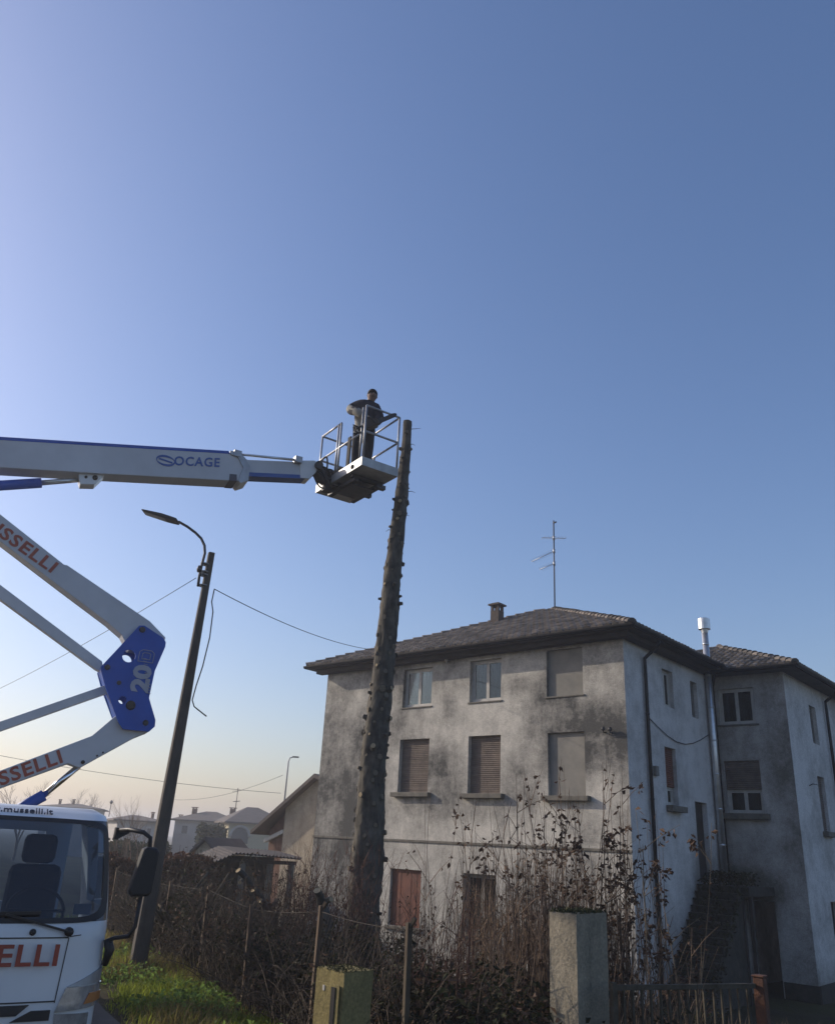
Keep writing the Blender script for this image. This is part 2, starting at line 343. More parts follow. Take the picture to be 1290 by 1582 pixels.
for s in ticks(-60, 900, 34, .8, 0):
    row = []
    for q in ticks(-700, 900, 22, .55, 0):
        p = road_pt(q, s); z = gz(p.x, p.y)
        if q > 3.4 and abs(q) < 60: z += .10 * mnoise.noise(Vector((p.x * .6, p.y * .6, 0)))
        row.append((p.x, p.y, z))
    rows.append(row)
g.grid(rows); tag(g.build('ground', MT['ground']), kind='structure')
rd = MB(); rd.grid([[road_pt(q, s, .006) for q in (-3.6, -2, 0, 1.2, 2.02 + .05 * math.sin(s))] for s in [-40 + i * 1.5 for i in range(160)]], smooth=False)
tag(rd.build('road', MT['asphalt']), kind='structure')

# ------------------------------------------------------------------ the old house (local frame: x right along the front, y into the house, z up from the yard)
HC = Vector((5.7506, 22.066, YARD)); HRZ = math.atan2(-.65796, .75305)
HX, HY = Vector((.75305, -.65796, 0)), Vector((.65796, .75305, 0))
house = thing('old_house', 'three storey derelict stucco house with stained grey walls and tiled hip roof', 'house', HC, HRZ)
def hz(z): return z - YARD
def hworld(x, y, z): return HC + HX * x + HY * y + Vector((0, 0, z - YARD))
def wall(mb, o, a, n, length, z0, z1, ops, th=.35, mi=0):
    o, a, n = Vector(o), Vector(a), Vector(n); Zv = Vector((0, 0, 1))
    us = sorted({0, length} | {u for q in ops for u in q[:2]}); zs = sorted({z0, z1} | {z for q in ops for z in q[2:]})
    def P(u, z, d): return o + a * u + Zv * z - n * d
    for i in range(len(us) - 1):
        for j in range(len(zs) - 1):
            uc, zc = (us[i] + us[i+1]) / 2, (zs[j] + zs[j+1]) / 2
            if any(q[0] < uc < q[1] and q[2] < zc < q[3] for q in ops): continue
            for d in (0, th):
                c = [P(us[i], zs[j], d), P(us[i+1], zs[j], d), P(us[i+1], zs[j+1], d), P(us[i], zs[j+1], d)]
                mb.add(c, [(0, 1, 2, 3)], mi)
    for (u0, u1, za, zb) in ops:
        for (p, q) in (((u0, za), (u1, za)), ((u1, za), (u1, zb)), ((u1, zb), (u0, zb)), ((u0, zb), (u0, za))):
            mb.add([P(*p, 0), P(*q, 0), P(*q, th), P(*p, th)], [(0, 1, 2, 3)], mi)
WT = 7.62
front_ops = [(11.45 + a, 11.45 + b, hz(c), hz(d)) for a, b, c, d in [(-7.85, -6.65, 6.1, 7.33), (-5.15, -3.98, 6.1, 7.36), (-2.42, -1.25, 6.08, 7.4),
             (-7.86, -6.65, 3.5, 5.1), (-5.14, -3.98, 3.47, 5.1), (-2.4, -1.25, 3.42, 5.08), (-7.95, -6.75, -.22, 1.32), (-5.2, -4.08, -.15, 1.34)]]
m = MB(); wall(m, (-11.45, 0, 0), (1, 0, 0), (0, -1, 0), 11.45, -.3, hz(WT), front_ops); m.build('front_wall', MT['plaster_front'], house)
side_ops = [(2.36, 3.08, hz(6.05), hz(7.12)), (4.34, 4.85, hz(6.0), hz(7.1)), (2.23, 2.95, hz(3.35), hz(4.9)), (4.06, 4.92, hz(1.42), hz(3.57))]
m = MB(); wall(m, (0, .001, 0), (0, 1, 0), (1, 0, 0), 11.44, -.3, hz(WT), side_ops); m.build('side_wall', MT['plaster_side'], house)
m = MB(); wall(m, (-11.45, .001, 0), (0, 1, 0), (-1, 0, 0), 11.44, -.3, hz(WT), []); wall(m, (-11.45, 11.45, 0), (1, 0, 0), (0, 1, 0), 11.45, -.3, hz(WT), []); m.build('rear_walls', MT['plaster_side'], house)
wing_ops = [(.2, 1.3, hz(5.97), hz(7.07)), (.2, 1.28, hz(3.36), hz(4.88)), (.42, 1.32, -.28, hz(1.0))]
m = MB(); wall(m, (.002, 6, 0), (1, 0, 0), (0, -1, 0), 2.25, -.3, hz(WT - .12), wing_ops); m.build('wing_front_wall', MT['plaster_wing'], house)
ws_ops = [(2.3, 2.98, hz(5.62), hz(6.82)), (2.24, 2.95, hz(3.0), hz(4.62)), (2.0, 2.9, hz(-.9), hz(1.05))]
m = MB(); wall(m, (2.252, 6.001, 0), (0, 1, 0), (1, 0, 0), 8, -.3, hz(WT - .12), ws_ops); wall(m, (0, 14, 0), (1, 0, 0), (0, 1, 0), 2.25, -.3, hz(WT - .12), []); m.build('wing_side_wall', MT['plaster_wing_side'], house)
# floors inside so that no light runs through
m = MB()
for z in (0.02, hz(2.0), hz(4.95)): m.box(-11.1, -.35, .35, 11.1, z, z + .12)
m.box(.35, 1.9, 6.35, 13.6, hz(2.0), hz(2.12)); m.box(.35, 1.9, 6.35, 13.6, hz(4.95), hz(5.07)); m.build('floor_slabs', MT['interior'], house)
# string course
m = MB(); m.box(-11.47, .02, -.035, -.002, hz(2.08), hz(2.15)); m.build('string_course', MT['sill'], house, bevel=.01)
m = MB(); m.box(2.254, 2.285, 6.05, 13.9, -.2, .42); m.box(1.36, 2.28, 5.965, 5.998, -.2, .42); m.build('plinth', MT['dark_stone'], house)

def sash_window(a0, a1, z0, z1, frame, place, sashes=2, curtain=True, depth=.2):
    """place(u, d, z) gives a point: u along the wall, d into it"""
    def slab(mb, u0, u1, d0, d1, za, zb, mi=0):
        vs = [place(u, d, z) for z in (za, zb) for (u, d) in ((u0, d0), (u1, d0), (u1, d1), (u0, d1))]
        mb.add(vs, [(0, 3, 2, 1), (4, 5, 6, 7), (0, 1, 5, 4), (1, 2, 6, 5), (2, 3, 7, 6), (3, 0, 4, 7)], mi)
    b = .055; f = MB()
    slab(f, a0 + .002, a0 + b, depth, depth + .07, z0 + .002, z1 - .002); slab(f, a1 - b, a1 - .002, depth, depth + .07, z0 + .002, z1 - .002)
    slab(f, a0 + b, a1 - b, depth, depth + .07, z0 + .002, z0 + b); slab(f, a0 + b, a1 - b, depth, depth + .07, z1 - b, z1 - .002)
    win = f.build('window', frame, house)
    iw = (a1 - a0 - 2 * b) / sashes
    for k in range(sashes):
        u0, u1 = a0 + b + k * iw + .003, a0 + b + (k + 1) * iw - .003; s_ = .05; f = MB(); d0, d1 = depth + .01, depth + .055
        slab(f, u0, u0 + s_, d0, d1, z0 + b + .003, z1 - b - .003); slab(f, u1 - s_, u1, d0, d1, z0 + b + .003, z1 - b - .003)
        slab(f, u0 + s_, u1 - s_, d0, d1, z0 + b + .003, z0 + b + s_); slab(f, u0 + s_, u1 - s_, d0, d1, z1 - b - s_, z1 - b - .003)
        f.build('sash', frame, win)
        f = MB(); slab(f, u0 + s_, u1 - s_, depth + .03, depth + .035, z0 + b + s_, z1 - b - s_); f.build('pane', MT['glass'], win)
    if curtain:
        f = MB(); n_ = 40; rows = []
        for z in (z0 + .06, z1 - .06): rows.append([place(a0 + .06 + (a1 - a0 - .12) * i / n_, depth + .13 + .02 * math.sin(i * 1.1), z) for i in range(n_ + 1)])
        f.grid(rows); f.build('curtain', MT['curtain'], win)
    return win
def sill(place, a0, a1, z, out=.14, th=.11, mm='sill'):
    f = MB(); vs = [place(u, d, zz) for zz in (z - th, z - .002) for (u, d) in ((a0, -out), (a1, -out), (a1, .18), (a0, .18))]
    f.add(vs, [(0, 3, 2, 1), (4, 5, 6, 7), (0, 1, 5, 4), (1, 2, 6, 5), (2, 3, 7, 6), (3, 0, 4, 7)]); return f.build('sill', MT[mm], house, bevel=.012)
def roller(place, a0, a1, z0, z1, depth=.1, mm='shutter'):
    f = MB(); n_ = int((z1 - z0) / .055)
    for k in range(n_):
        za, zb = z0 + (z1 - z0) * k / n_, z0 + (z1 - z0) * (k + 1) / n_ - .006; j = rnd(-.002, .002); dd = depth + j
        vs = [place(u, d, z) for (d, z) in ((dd + .012, za), (dd, za + .012), (dd, zb - .012), (dd + .012, zb)) for u in (a0 + .004, a1 - .004)]
        f.add(vs, [(0, 1, 3, 2), (2, 3, 5, 4), (4, 5, 7, 6)])
    bk_ = [place(u, depth + .03, z) for z in (z0, z1) for u in (a0 + .004, a1 - .004)]; f.add(bk_, [(0, 1, 3, 2)], tint=0)
    return tag(f.build('roller_shutter', MT[mm], house, tint=True), kind='stuff')
def pf(u, d, z): return (u, d, hz(z))
def ps(u, d, z): return (-d, u, hz(z))
def pw(u, d, z): return (u, 6 + d, hz(z))
def pws(u, d, z): return (2.252 - d, 6 + u, hz(z))
def blind(place, a0, a1, z0, z1, d=.10):
    f = MB(); vs = [place(u, dd, z) for z in (z0, z1) for (u, dd) in ((a0 + .004, d), (a1 - .004, d), (a1 - .004, d + .1), (a0 + .004, d + .1))]
    f.add(vs, [(0, 3, 2, 1), (4, 5, 6, 7), (0, 1, 5, 4), (1, 2, 6, 5), (2, 3, 7, 6), (3, 0, 4, 7)])
    return tag(f.build('blind_window', MT['blind_fill'], house), 'walled-up window filled flush with grey plaster')
sash_window(-7.85, -6.65, 6.1, 7.33, MT['frame_white'], pf, 2, depth=.13)
sash_window(-5.15, -3.98, 6.1, 7.36, MT['frame_white'], pf, 2, depth=.13)
blind(pf, -2.42, -1.25, 6.08, 7.4); blind(pf, -2.4, -1.25, 3.42, 5.08)
roller(pf, -7.86, -6.65, 3.5, 5.1, .14); roller(pf, -5.14, -3.98, 3.47, 5.1, .14)
for a, b, z in ((-8.02, -6.5, 3.5), (-5.3, -3.83, 3.47), (-2.55, -1.1, 3.42)): sill(pf, a, b, z, .17, .13)
for a, b, z in ((-7.9, -6.6, 6.1), (-5.2, -3.93, 6.1), (-2.47, -1.2, 6.08)): sill(pf, a, b, z, .03, .05)
f = MB(); f.box(-7.946, -6.754, .09, .13, hz(-.21), hz(1.315))
for x in (-7.6, -7.2, -6.98): f.box(x - .01, x + .01, .082, .0895, hz(-.2), hz(1.31))
f.build('board_shutter', MT['brown_shutter'], house)
sash_window(-5.2, -4.08, -.15, 1.34, MT['frame_grey'], pf, 2, curtain=False, depth=.16)
for a, b, z in ((-8.05, -6.65, -.22), (-5.3, -3.98, -.15)): sill(pf, a, b, z, .06, .1)
sash_window(2.36, 3.08, 6.05, 7.12, MT['frame_white'], ps, 2, depth=.12); sash_window(4.34, 4.85, 6.0, 7.1, MT['frame_grey'], ps, 1, False, depth=.12)
roller(ps, 2.23, 2.95, 3.85, 4.9, .1, 'brown_shutter'); sash_window(2.23, 2.95, 3.35, 3.86, MT['frame_white'], ps, 2, False, depth=.16); sill(ps, 2.12, 3.08, 3.35, .2, .16)
f = MB(); f.box(-.2, -.15, 4.064, 4.916, hz(1.42), hz(3.565)); dr = f.build('door', MT['dark_wood'], house)
f = MB(); f.tube([(-.149, 4.18, hz(2.4)), (-.09, 4.18, hz(2.4)), (-.09, 4.3, hz(2.4))], .012, 6); f.build('handle', MT['zinc'], dr)
sash_window(.2, 1.3, 5.97, 7.07, MT['frame_white'], pw, 2, False, depth=.08)
roller(pw, .2, 1.28, 4.05, 4.88, .06); sash_window(.2, 1.28, 3.36, 4.06, MT['frame_white'], pw, 2, False, depth=.14); sill(pw, .06, 1.45, 3.36, .2, .17)
sill(pw, .1, 1.4, 5.97, .04, .06)
sash_window(2.3, 2.98, 5.62, 6.82, MT['frame_grey'], pws, 2, False, depth=.12); roller(pws, 2.24, 2.95, 3.0, 4.62, .1); sill(pws, 2.12, 3.07, 3.0, .16, .15)
f = MB(); f.box(2.0, 2.06, 8.004, 8.896, hz(-.9), hz(1.045)); f.build('door', MT['dark_wood'], house)
# lamp bracket and old electric insulators on the front
for x, z in ((-6.0, 7.38), (-.42, 5.0), (-.62, 5.02)):
    f = MB(); f.tube([(x, 0, hz(z)), (x, -.12, hz(z)), (x, -.12, hz(z) + .1)], .018, 6); f.tube([(x, -.12, hz(z) + .04), (x, -.12, hz(z) + .09), (x, -.12, hz(z) + .14)], [.05, .055, .03], 8); f.build('insulator', MT['frame_white'] if x < -3 else MT['dark_steel'], house)
f = MB(); f.tube([(0.01, 1.2, hz(5.6))] + [(.03, 1.2 + .6 * i, hz(5.6 - .5 * math.sin(i / 7 * math.pi))) for i in range(1, 8)], .012, 5); f.build('wall_cable', MT['cable'], house)
f = MB(); f.box(.002, .1, 1.42, 1.6, hz(4.05), hz(4.3)); f.build('meter_box', MT['frame_grey'], house, bevel=.01)
f = MB(); f.tube([(2.26, 7.3, hz(4.25)), (2.36, 7.3, hz(4.3)), (2.36, 7.75, hz(4.32))], .014, 6); f.build('wall_hook', MT['dark_steel'], house)

# roofs -------------------------------------------------
KR, OV, ZE = .435, .54, 7.72
def tiles(mb, e0, e1, upd, length_at, pw_=.21, pl=.36):
    """half-round tiles in courses; e0->e1 the eave, upd the up-slope direction; length_at(t) slope length at distance t along the eave"""
    e0, e1, upd = Vector(e0), Vector(e1), Vector(upd); d = (e1 - e0); Ln = d.length; d.normalize(); nn = d.cross(upd).normalized()
    if nn.z < 0: nn = -nn
    for i in range(int(Ln / pw_)):
        t = (i + .5) * pw_; lim = length_at(t)
        for j in range(int(lim / pl) + 1):
            a = j * pl - .05; b = min(a + pl * 1.18, lim)
            if b - a < .1: continue
            jt = rnd(-.012, .012); lift = rnd(0, .012); r0, r1 = .098, .082; vs = []
            for (q, rr, h) in ((a, r0, .035 + lift), (b, r1, .01)):
                for k in range(5):
                    an = math.pi * k / 4; vs.append(e0 + d * (t + jt + math.cos(an) * rr) + upd * q + nn * (h + math.sin(an) * rr * .75))
            mb.add(vs, [(k, k+1, k+6, k+5) for k in range(4)] + [(0, 1, 2, 3, 4)], smooth=False)
def ridge(mb, a, b, r=.13):
    a, b = Vector(a), Vector(b); L_ = (b - a).length; d = (b - a).normalized(); sd = d.cross(Vector((0, 0, 1))).normalized(); nn = sd.cross(d)
    n_ = int(L_ / .36)
    for j in range(n_):
        vs = []; lift = rnd(0, .02)
        for (q, rr, h) in ((j * .36 - .03, r, .06 + lift), (j * .36 + .4, r * .86, .03)):
            for k in range(6):
                an = math.pi * k / 5; vs.append(a + d * q + sd * math.cos(an) * rr + nn * (h + math.sin(an) * rr * .9 - .02))
        mb.add(vs, [(k, k+1, k+7, k+6) for k in range(5)] + [(0, 1, 2, 3, 4, 5)])
sl_ = math.sqrt(1 + KR * KR)
def hip_roof(x0, x1, y0, y1, ze, name_prefix):
    hw = min(x1 - x0, y1 - y0) / 2; zr = ze + KR * hw; zl, zrl = hz(ze), hz(zr)
    if abs((x1 - x0) - (y1 - y0)) < .3: r0 = r1 = ((x0 + x1) / 2, (y0 + y1) / 2, zrl)
    elif x1 - x0 < y1 - y0: r0, r1 = ((x0 + x1) / 2, y0 + hw, zrl), ((x0 + x1) / 2, y1 - hw, zrl)
    else: r0, r1 = (x0 + hw, (y0 + y1) / 2, zrl), (x1 - hw, (y0 + y1) / 2, zrl)
    c = [(x0, y0, zl), (x1, y0, zl), (x1, y1, zl), (x0, y1, zl)]
    m = MB(); lo = [(p[0], p[1], p[2] - .10) for p in c]
    if x1 - x0 <= y1 - y0 + .3: top = [(c[0], c[1], r0, r0), (c[1], c[2], r1, r0), (c[2], c[3], r1, r1), (c[3], c[0], r0, r1)]
    else: top = [(c[0], c[1], r1, r0), (c[1], c[2], r1, r1), (c[2], c[3], r0, r1), (c[3], c[0], r0, r0)]
    for q in top: m.add([q[0], q[1], q[2], q[3]], [(0, 1, 2, 3)] if q[2] != q[3] else [(0, 1, 2)])
    for i in range(4): m.add([c[i], c[(i+1) % 4], lo[(i+1) % 4], lo[i]], [(3, 2, 1, 0)], 1)
    m.add(lo, [(3, 2, 1, 0)], 2)
    roof = m.build('roof', [MT['dark_wood'], MT['dark_wood'], MT['soffit']], house)
    tm = MB()
    for i in range(4):
        a, b = Vector(c[i]), Vector(c[(i+1) % 4]); inn = Vector((0, 0, 1)).cross(b - a).normalized(); u_ = (inn + Vector((0, 0, KR))).normalized(); Ln = (b - a).length
        full = hw
        tiles(tm, a, b, u_, lambda t, Ln=Ln: min(t, Ln - t, full) * sl_)
    tag(tm.build('roof_tiles', MT['tile'], roof, tint=True), kind='stuff')
    rm = MB()
    ends = (r0, r0, r1, r1) if x1 - x0 <= y1 - y0 + .3 else (r0, r1, r1, r0)
    for p, q in zip(c, ends): ridge(rm, p, q)
    if r0 != r1: ridge(rm, r0, r1)
    tag(rm.build('ridge_tiles', MT['tile'], roof, tint=True), kind='stuff')
    gm = MB()
    for i in range(4):   # half-round gutter and fascia along each eave
        a, b = Vector(c[i]), Vector(c[(i+1) % 4]); d = (b - a).normalized(); o_ = d.cross(Vector((0, 0, 1)))
        a2, b2 = a + o_ * .06 - d * .06, b + o_ * .06 + d * .06; rows = []
        for p in (a2, b2): rows.append([p + o_ * math.cos(math.pi + math.pi * k / 8) * .075 + Vector((0, 0, -.005 + math.sin(math.pi + math.pi * k / 8) * .085)) for k in range(9)])
        gm.grid(rows)
    gm.build('gutter', MT['gutter'], roof)
    return roof
roof = hip_roof(-11.45 - OV, OV, -OV, 11.45 + OV, ZE, 'main')
m = MB()  # boxed eaves: dark boards around the wall top
m.box(-11.45 - .3, .3, -.3, -.004, hz(WT) - .14, hz(WT) - .002); m.box(.004, .3, 0, 11.5, hz(WT) - .141, hz(WT) - .003); m.build('eave_boards', MT['dark_wood'], house)
hip_roof(-4.2, 2.25 + OV, 6 - OV, 16, ZE - .15, 'wing')
# chimney on the front slope
ch = MB(); cx0, cx1, cy0, cy1 = -7.17, -6.82, 3.85, 4.2; ch.box(cx0, cx1, cy0, cy1, hz(9.5), hz(10.16)); ch.build('chimney', MT['old_brick'], roof)
ch = MB()
for x in (cx0 + .05, cx1 - .05):
    for y in (cy0 + .05, cy1 - .05): ch.box(x - .045, x + .045, y - .045, y + .045, hz(10.162), hz(10.36))
ch.box(cx0 - .07, cx1 + .07, cy0 - .07, cy1 + .07, hz(10.362), hz(10.42)); ch.box(cx0 + .02, cx1 - .02, cy0 + .02, cy1 - .02, hz(10.422), hz(10.46)); ch.build('chimney_cap', MT['old_brick'], roof)
# tv antenna
an = thing('television_antenna', 'thin metal television antenna mast on top of the tiled roof', 'antenna', hworld(-5.4, 5.45, 10.2), HRZ)
f = MB(); f.tube([(0, 0, 0), (0, 0, 3.7)], .026, 6); f.build('mast', MT['dark_steel'], an)
for z, a, L_, n_, tip in ((2.98, 14, 1.0, 7, .12), (2.45, -35, .95, 9, -.3), (1.95, -35, .6, 6, -.25)):
    f = MB(); aa = R(a) - HRZ + (math.pi if z < 2.6 else 0); d = Vector((math.cos(aa), math.sin(aa), tip)); e = Vector((-math.sin(aa), math.cos(aa), 0))
    st = -.5 if z > 2.6 else .0
    f.tube([Vector((0, 0, z)) + d * L_ * st, Vector((0, 0, z)) + d * L_ * (.5 if z > 2.6 else 1)], .012, 5)
    for k in range(n_):
        p = Vector((0, 0, z)) + d * L_ * (st + (k + .5) / n_); f.tube([p - e * .2, p + e * .2], .006, 4)
    f.tube([(0, 0, z - .08), (0, 0, z + .08)], .045, 6); f.build('antenna_array', MT['zinc'], an)
f = MB(); f.tube([(0, 0, 3.6), (.12, 0, 3.62)], .03, 6); f.build('amplifier', MT['dark_steel'], an)
# steel flue
fl = thing('steel_flue', 'tall shiny steel flue pipe rising past the eave of the house', 'flue', hworld(.14, 5.5, 1.42), HRZ)
f = MB(); f.tube([(0, 0, 0), (0, 0, 7.5)], .10, 16)
for z in (1.0, 2.0, 3.0, 4.0, 5.0, 6.0, 7.0): f.tube([(0, 0, z), (0, 0, z + .05)], .106, 16)
f.build('pipe', MT['steel'], fl)
f = MB(); f.tube([(0, 0, 7.35), (0, 0, 7.5), (0, 0, 7.52), (0, 0, 7.86), (0, 0, 7.88)], [.09, .12, .19, .19, .15], 18, smooth=False); f.build('cap', MT['steel'], fl)
for z in (1.6, 4.2, 5.9):
    f = MB(); f.bar((-.14, 0, z), (-.08, 0, z), .04, .04); f.build('wall_bracket', MT['zinc'], fl)
# downpipes
for (x, y, z0, xe, ye) in ((.08, 1.12, -1.3, OV - .02, 1.12), (.1, 5.88, 1.5, .3, 5.6), (2.34, 9.95, -1.3, 2.8, 9.95)):
    f = MB(); f.tube([(xe, ye, hz(ZE) - .12), (xe, ye, hz(ZE) - .22), (x, y, hz(7.15)), (x, y, hz(6.9)), (x, y, hz(z0))], .05, 10)
    for z in (5.6, 3.4, 1.9): f.tube([(x, y, hz(z)), (x, y, hz(z) + .05)], .058, 10)
    f.build('downpipe', MT['gutter'], house)
# outside stair along the side wall up to the landing
st = thing('outside_stair', 'dark stone outside stair climbing the side wall to the house door', 'stairs', hworld(.02, 1.2, YARD), HRZ)
NS = 16
for k in range(NS):
    z0, z1 = k * 2.76 / NS, (k + 1) * 2.76 / NS; y0 = k * 2.75 / NS
    f = MB(); f.box(.01, 1.12, y0, 2.76, z0 + .002, z1); f.box(.0, 1.16, y0 - .03, y0 + .17, z1 + .002, z1 + .035); f.build('step', MT['dark_stone'], st)
f = MB(); f.box(.01, 1.34, 2.775, 4.75, 2.56, 2.79); f.build('landing', MT['dark_stone'], st)
for x in (1.04, 1.28):
    f = MB(); f.box(x, x + .1, 2.79, 2.9, 0, 2.55); f.build('post', MT['dark_wood'], st)

# ------------------------------------------------------------------ lift truck (local frame: x to the picture's right across the cab, y back along the truck, z up)
truck = thing('lift_truck', 'white cab-over aerial lift truck with long folding boom and blue elbow plate', 'truck', F0 + Vector((0, 0, .006)), RA)
def tl(P): v = Vector(P) - F0; return Vector((v.dot(RX), v.dot(RY), P[2] - .006))
def fy(z):      # cab front profile
    pts = [(.30, .06), (.45, .0), (.86, 0), (1.0, .01), (1.34, .035), (1.40, .06), (2.0, .40), (2.06, .46), (2.12, .62), (2.155, 1.0)]
    for (a, p), (b, q) in zip(pts, pts[1:]):
        if z <= b: return p + (q - p) * (z - a) / (b - a)
    return pts[-1][1]
def hwid(z): return .86 - (.0 if z < 1.35 else .055 * ((z - 1.35) / .8) ** 1.6) - (.05 if z > 2.1 else 0)
CRN = .20
def shell(s, z, off=0.):
    """s: arc length along the cab front from its middle (wraps round the corners and down the sides)"""
    W_ = hwid(z); f0 = fy(z); sg = 1 if s >= 0 else -1; a = abs(s); fl_ = W_ - CRN
    bow = lambda x: .05 * (x / W_) ** 2
    if a <= fl_: n_ = Vector((sg * .1 * a / W_, -1, .0)); p = Vector((a, f0 + bow(a), z))
    else:
        b0 = bow(fl_); an = (a - fl_) / CRN
        if an <= math.pi / 2: p = Vector((fl_ + CRN * math.sin(an), f0 + b0 + CRN * (1 - math.cos(an)), z)); n_ = Vector((sg * math.sin(an), -math.cos(an), 0))
        else: p = Vector((W_, f0 + b0 + CRN + (a - fl_ - CRN * math.pi / 2), z)); n_ = Vector((sg, 0, 0))
    p.x *= sg; return p + n_.normalized() * off
ZL = [.42, .6, .8, .95, 1.1, 1.25, 1.34, 1.385, 1.45, 1.55, 1.65, 1.75, 1.85, 1.95, 2.0, 2.05, 2.09, 2.12, 2.14]
SS = [-2.15, -1.85, -1.55, -1.3, -1.12, -1.05, -.98, -.93, -.88, -.83, -.78, -.73, -.68, -.6, -.45, -.3, -.15, 0]
SS = SS + [-x for x in SS[-2::-1]]
cabm = MB(); wsm = MB(); sdm = [MB(), MB()]
def in_ws(s, z): return 1.385 < z < 2.04 and abs(s) < .86
def in_side(s, z): return 1.45 < z < 2.0 and 1.12 < abs(s) < 1.85
for i in range(len(ZL) - 1):
    for j in range(len(SS) - 1):
        zc, s_ = (ZL[i] + ZL[i+1]) / 2, (SS[j] + SS[j+1]) / 2
        q = [shell(SS[j], ZL[i]), shell(SS[j+1], ZL[i]), shell(SS[j+1], ZL[i+1]), shell(SS[j], ZL[i+1])]
        (wsm if in_ws(s_, zc) else sdm[s_ > 0] if in_side(s_, zc) else cabm).add(q, [(0, 1, 2, 3)], smooth=True)
# roof cap and back wall with window
top = [shell(s, 2.14) for s in SS]; cabm.add([p for p in top] + [Vector((0, 1.9, 2.16))], [(i, i + 1, len(top)) for i in range(len(top) - 1)], smooth=True)
yb = top[0].y
for (x0, x1, z0, z1) in ((-.86, .86, .42, 1.35), (-.86, .86, 1.95, 2.15), (-.86, -.62, 1.35, 1.95), (.62, .86, 1.35, 1.95)): cabm.box(x0 * .95, x1 * .95, yb - .02, yb + .02, z0, z1)
cabm.box(-.8, .8, .2, yb, .40, .46)
cab = cabm.build('cab', MT['white_paint'], truck)
bmh = bmesh.new(); bmh.from_mesh(cab.data); bmesh.ops.remove_doubles(bmh, verts=bmh.verts, dist=.0005); bmesh.ops.recalc_face_normals(bmh, faces=bmh.faces); bmh.to_mesh(cab.data); bmh.free()
wso = wsm.build('windshield', MT['windshield'], cab); [q.build('side_window', MT['glass'], cab) for q in sdm]
# black rubber frame of the windshield, rounded corners
fr = []
for k in range(64):
    t = 2 * math.pi * k / 64; cx, cz = math.cos(t), math.sin(t); e_ = .28
    fr.append((.86 * math.copysign(abs(cx) ** e_, cx), 1.713 + .335 * math.copysign(abs(cz) ** e_, cz)))
gm = MB(); vs = []
for (s_, z) in fr:
    for (k, o_) in ((1.0, .006), (.925, .007)): vs.append(shell(s_ * (k if k < 1 else 1.01), 1.713 + (z - 1.713) * (k if k < 1 else 1.015), o_))
gm.add(vs, [(2*i, (2*i+2) % 128, (2*i+3) % 128, 2*i+1) for i in range(64)], smooth=True); gm.build('windshield_seal', MT['black_plastic'], cab)
def patch(name, corners, mm, off=.012, n_=6, parent=None):
    """quad on the cab skin, corners = bottom-left, bottom-right, top-right, top-left as (s, z)"""
    a, b, c, d = corners; rows = []
    for i in range(n_ + 1):
        v_ = i / n_; r_ = []
        for j in range(n_ + 1):
            u_ = j / n_; s_ = (a[0]*(1-u_)+b[0]*u_)*(1-v_) + (d[0]*(1-u_)+c[0]*u_)*v_; z = (a[1]*(1-u_)+b[1]*u_)*(1-v_) + (d[1]*(1-u_)+c[1]*u_)*v_
            r_.append(shell(s_, z, off))
        rows.append(r_)
    m = MB(); m.grid(rows)
    edge = [rows[0][j] for j in range(n_+1)] + [rows[i][n_] for i in range(1, n_+1)] + [rows[n_][j] for j in range(n_-1, -1, -1)] + [rows[i][0] for i in range(n_-1, 0, -1)]
    inn = [p + Vector((0, off * 1.5, 0)) for p in edge]; k = len(edge)
    m.add(edge + inn, [(i, i + k, (i+1) % k + k, (i+1) % k) for i in range(k)])
    return m.build(name, mm, parent or cab)
for sg in (-1, 1):
    def mir(c): return [(sg * s_, z) for s_, z in c] if sg > 0 else [(-c[1][0], c[1][1]), (-c[0][0], c[0][1]), (-c[3][0], c[3][1]), (-c[2][0], c[2][1])]
    hl = patch('headlight', mir([(.565, .845), (.97, .875), (1.0, 1.0), (.615, .985)]), MT['lens'], .02)
    patch('indicator', mir([(.74, .885), (.9, .90), (.9, .95), (.77, .95)]), MT['amber'], .028, parent=cab)
    patch('headlight_trim', mir([(.62, .99), (1.02, 1.01), (1.05, 1.13), (.80, 1.07)]), MT['zinc'], .014)
    patch('fog_light', mir([(.58, .66), (.80, .66), (.80, .83), (.57, .835)]), MT['lens'], .016)
    patch('grille_slot', mir([(.30, .80), (.54, .80), (.54, .86), (.42, .86)]), MT['black_plastic'], .012)
    patch('panel_seam', mir([(.556, .9), (.562, .9), (.584, 1.285), (.578, 1.285)]), MT['black_plastic'], .004)
    patch('corner_seam', mir([(.585, 1.29), (.66, 1.30), (.66, 1.306), (.585, 1.296)]), MT['black_plastic'], .004)
patch('panel_seam', [(-.58, 1.283), (.58, 1.283), (.58, 1.291), (-.58, 1.291)], MT['black_plastic'], .004)
patch('panel_seam', [(-.56, .905), (.56, .905), (.56, .913), (-.56, .913)], MT['black_plastic'], .004)
patch('grille', [(-.33, .835), (.33, .835), (.40, .895), (-.40, .895)], MT['black_plastic'], .012)
patch('bumper_slot', [(-.52, .55), (.52, .55), (.54, .75), (-.54, .75)], MT['black_plastic'], .012)
b = MB(); b.grid([[shell(s, z, .03) for s in SS[4:-4]] for z in (.36, .40, .52, .54)]); b.build('bumper', MT['white_paint'], cab)
for x in (.34, -.34):
    p = shell(x, 1.322, .002); f = MB(); f.tube([p, p + Vector((0, -.02, 0))], [.022, .018], 12); f.build('washer_cap', MT['black_plastic'], cab)
# front badge
f = MB(); f.tube([shell(.055 * math.cos(a) + .13, 1.0 + .045 * math.sin(a), .016) for a in [R(d) for d in range(-150, 61, 15)]], .008, 6); f.build('badge', MT['chrome'], cab)
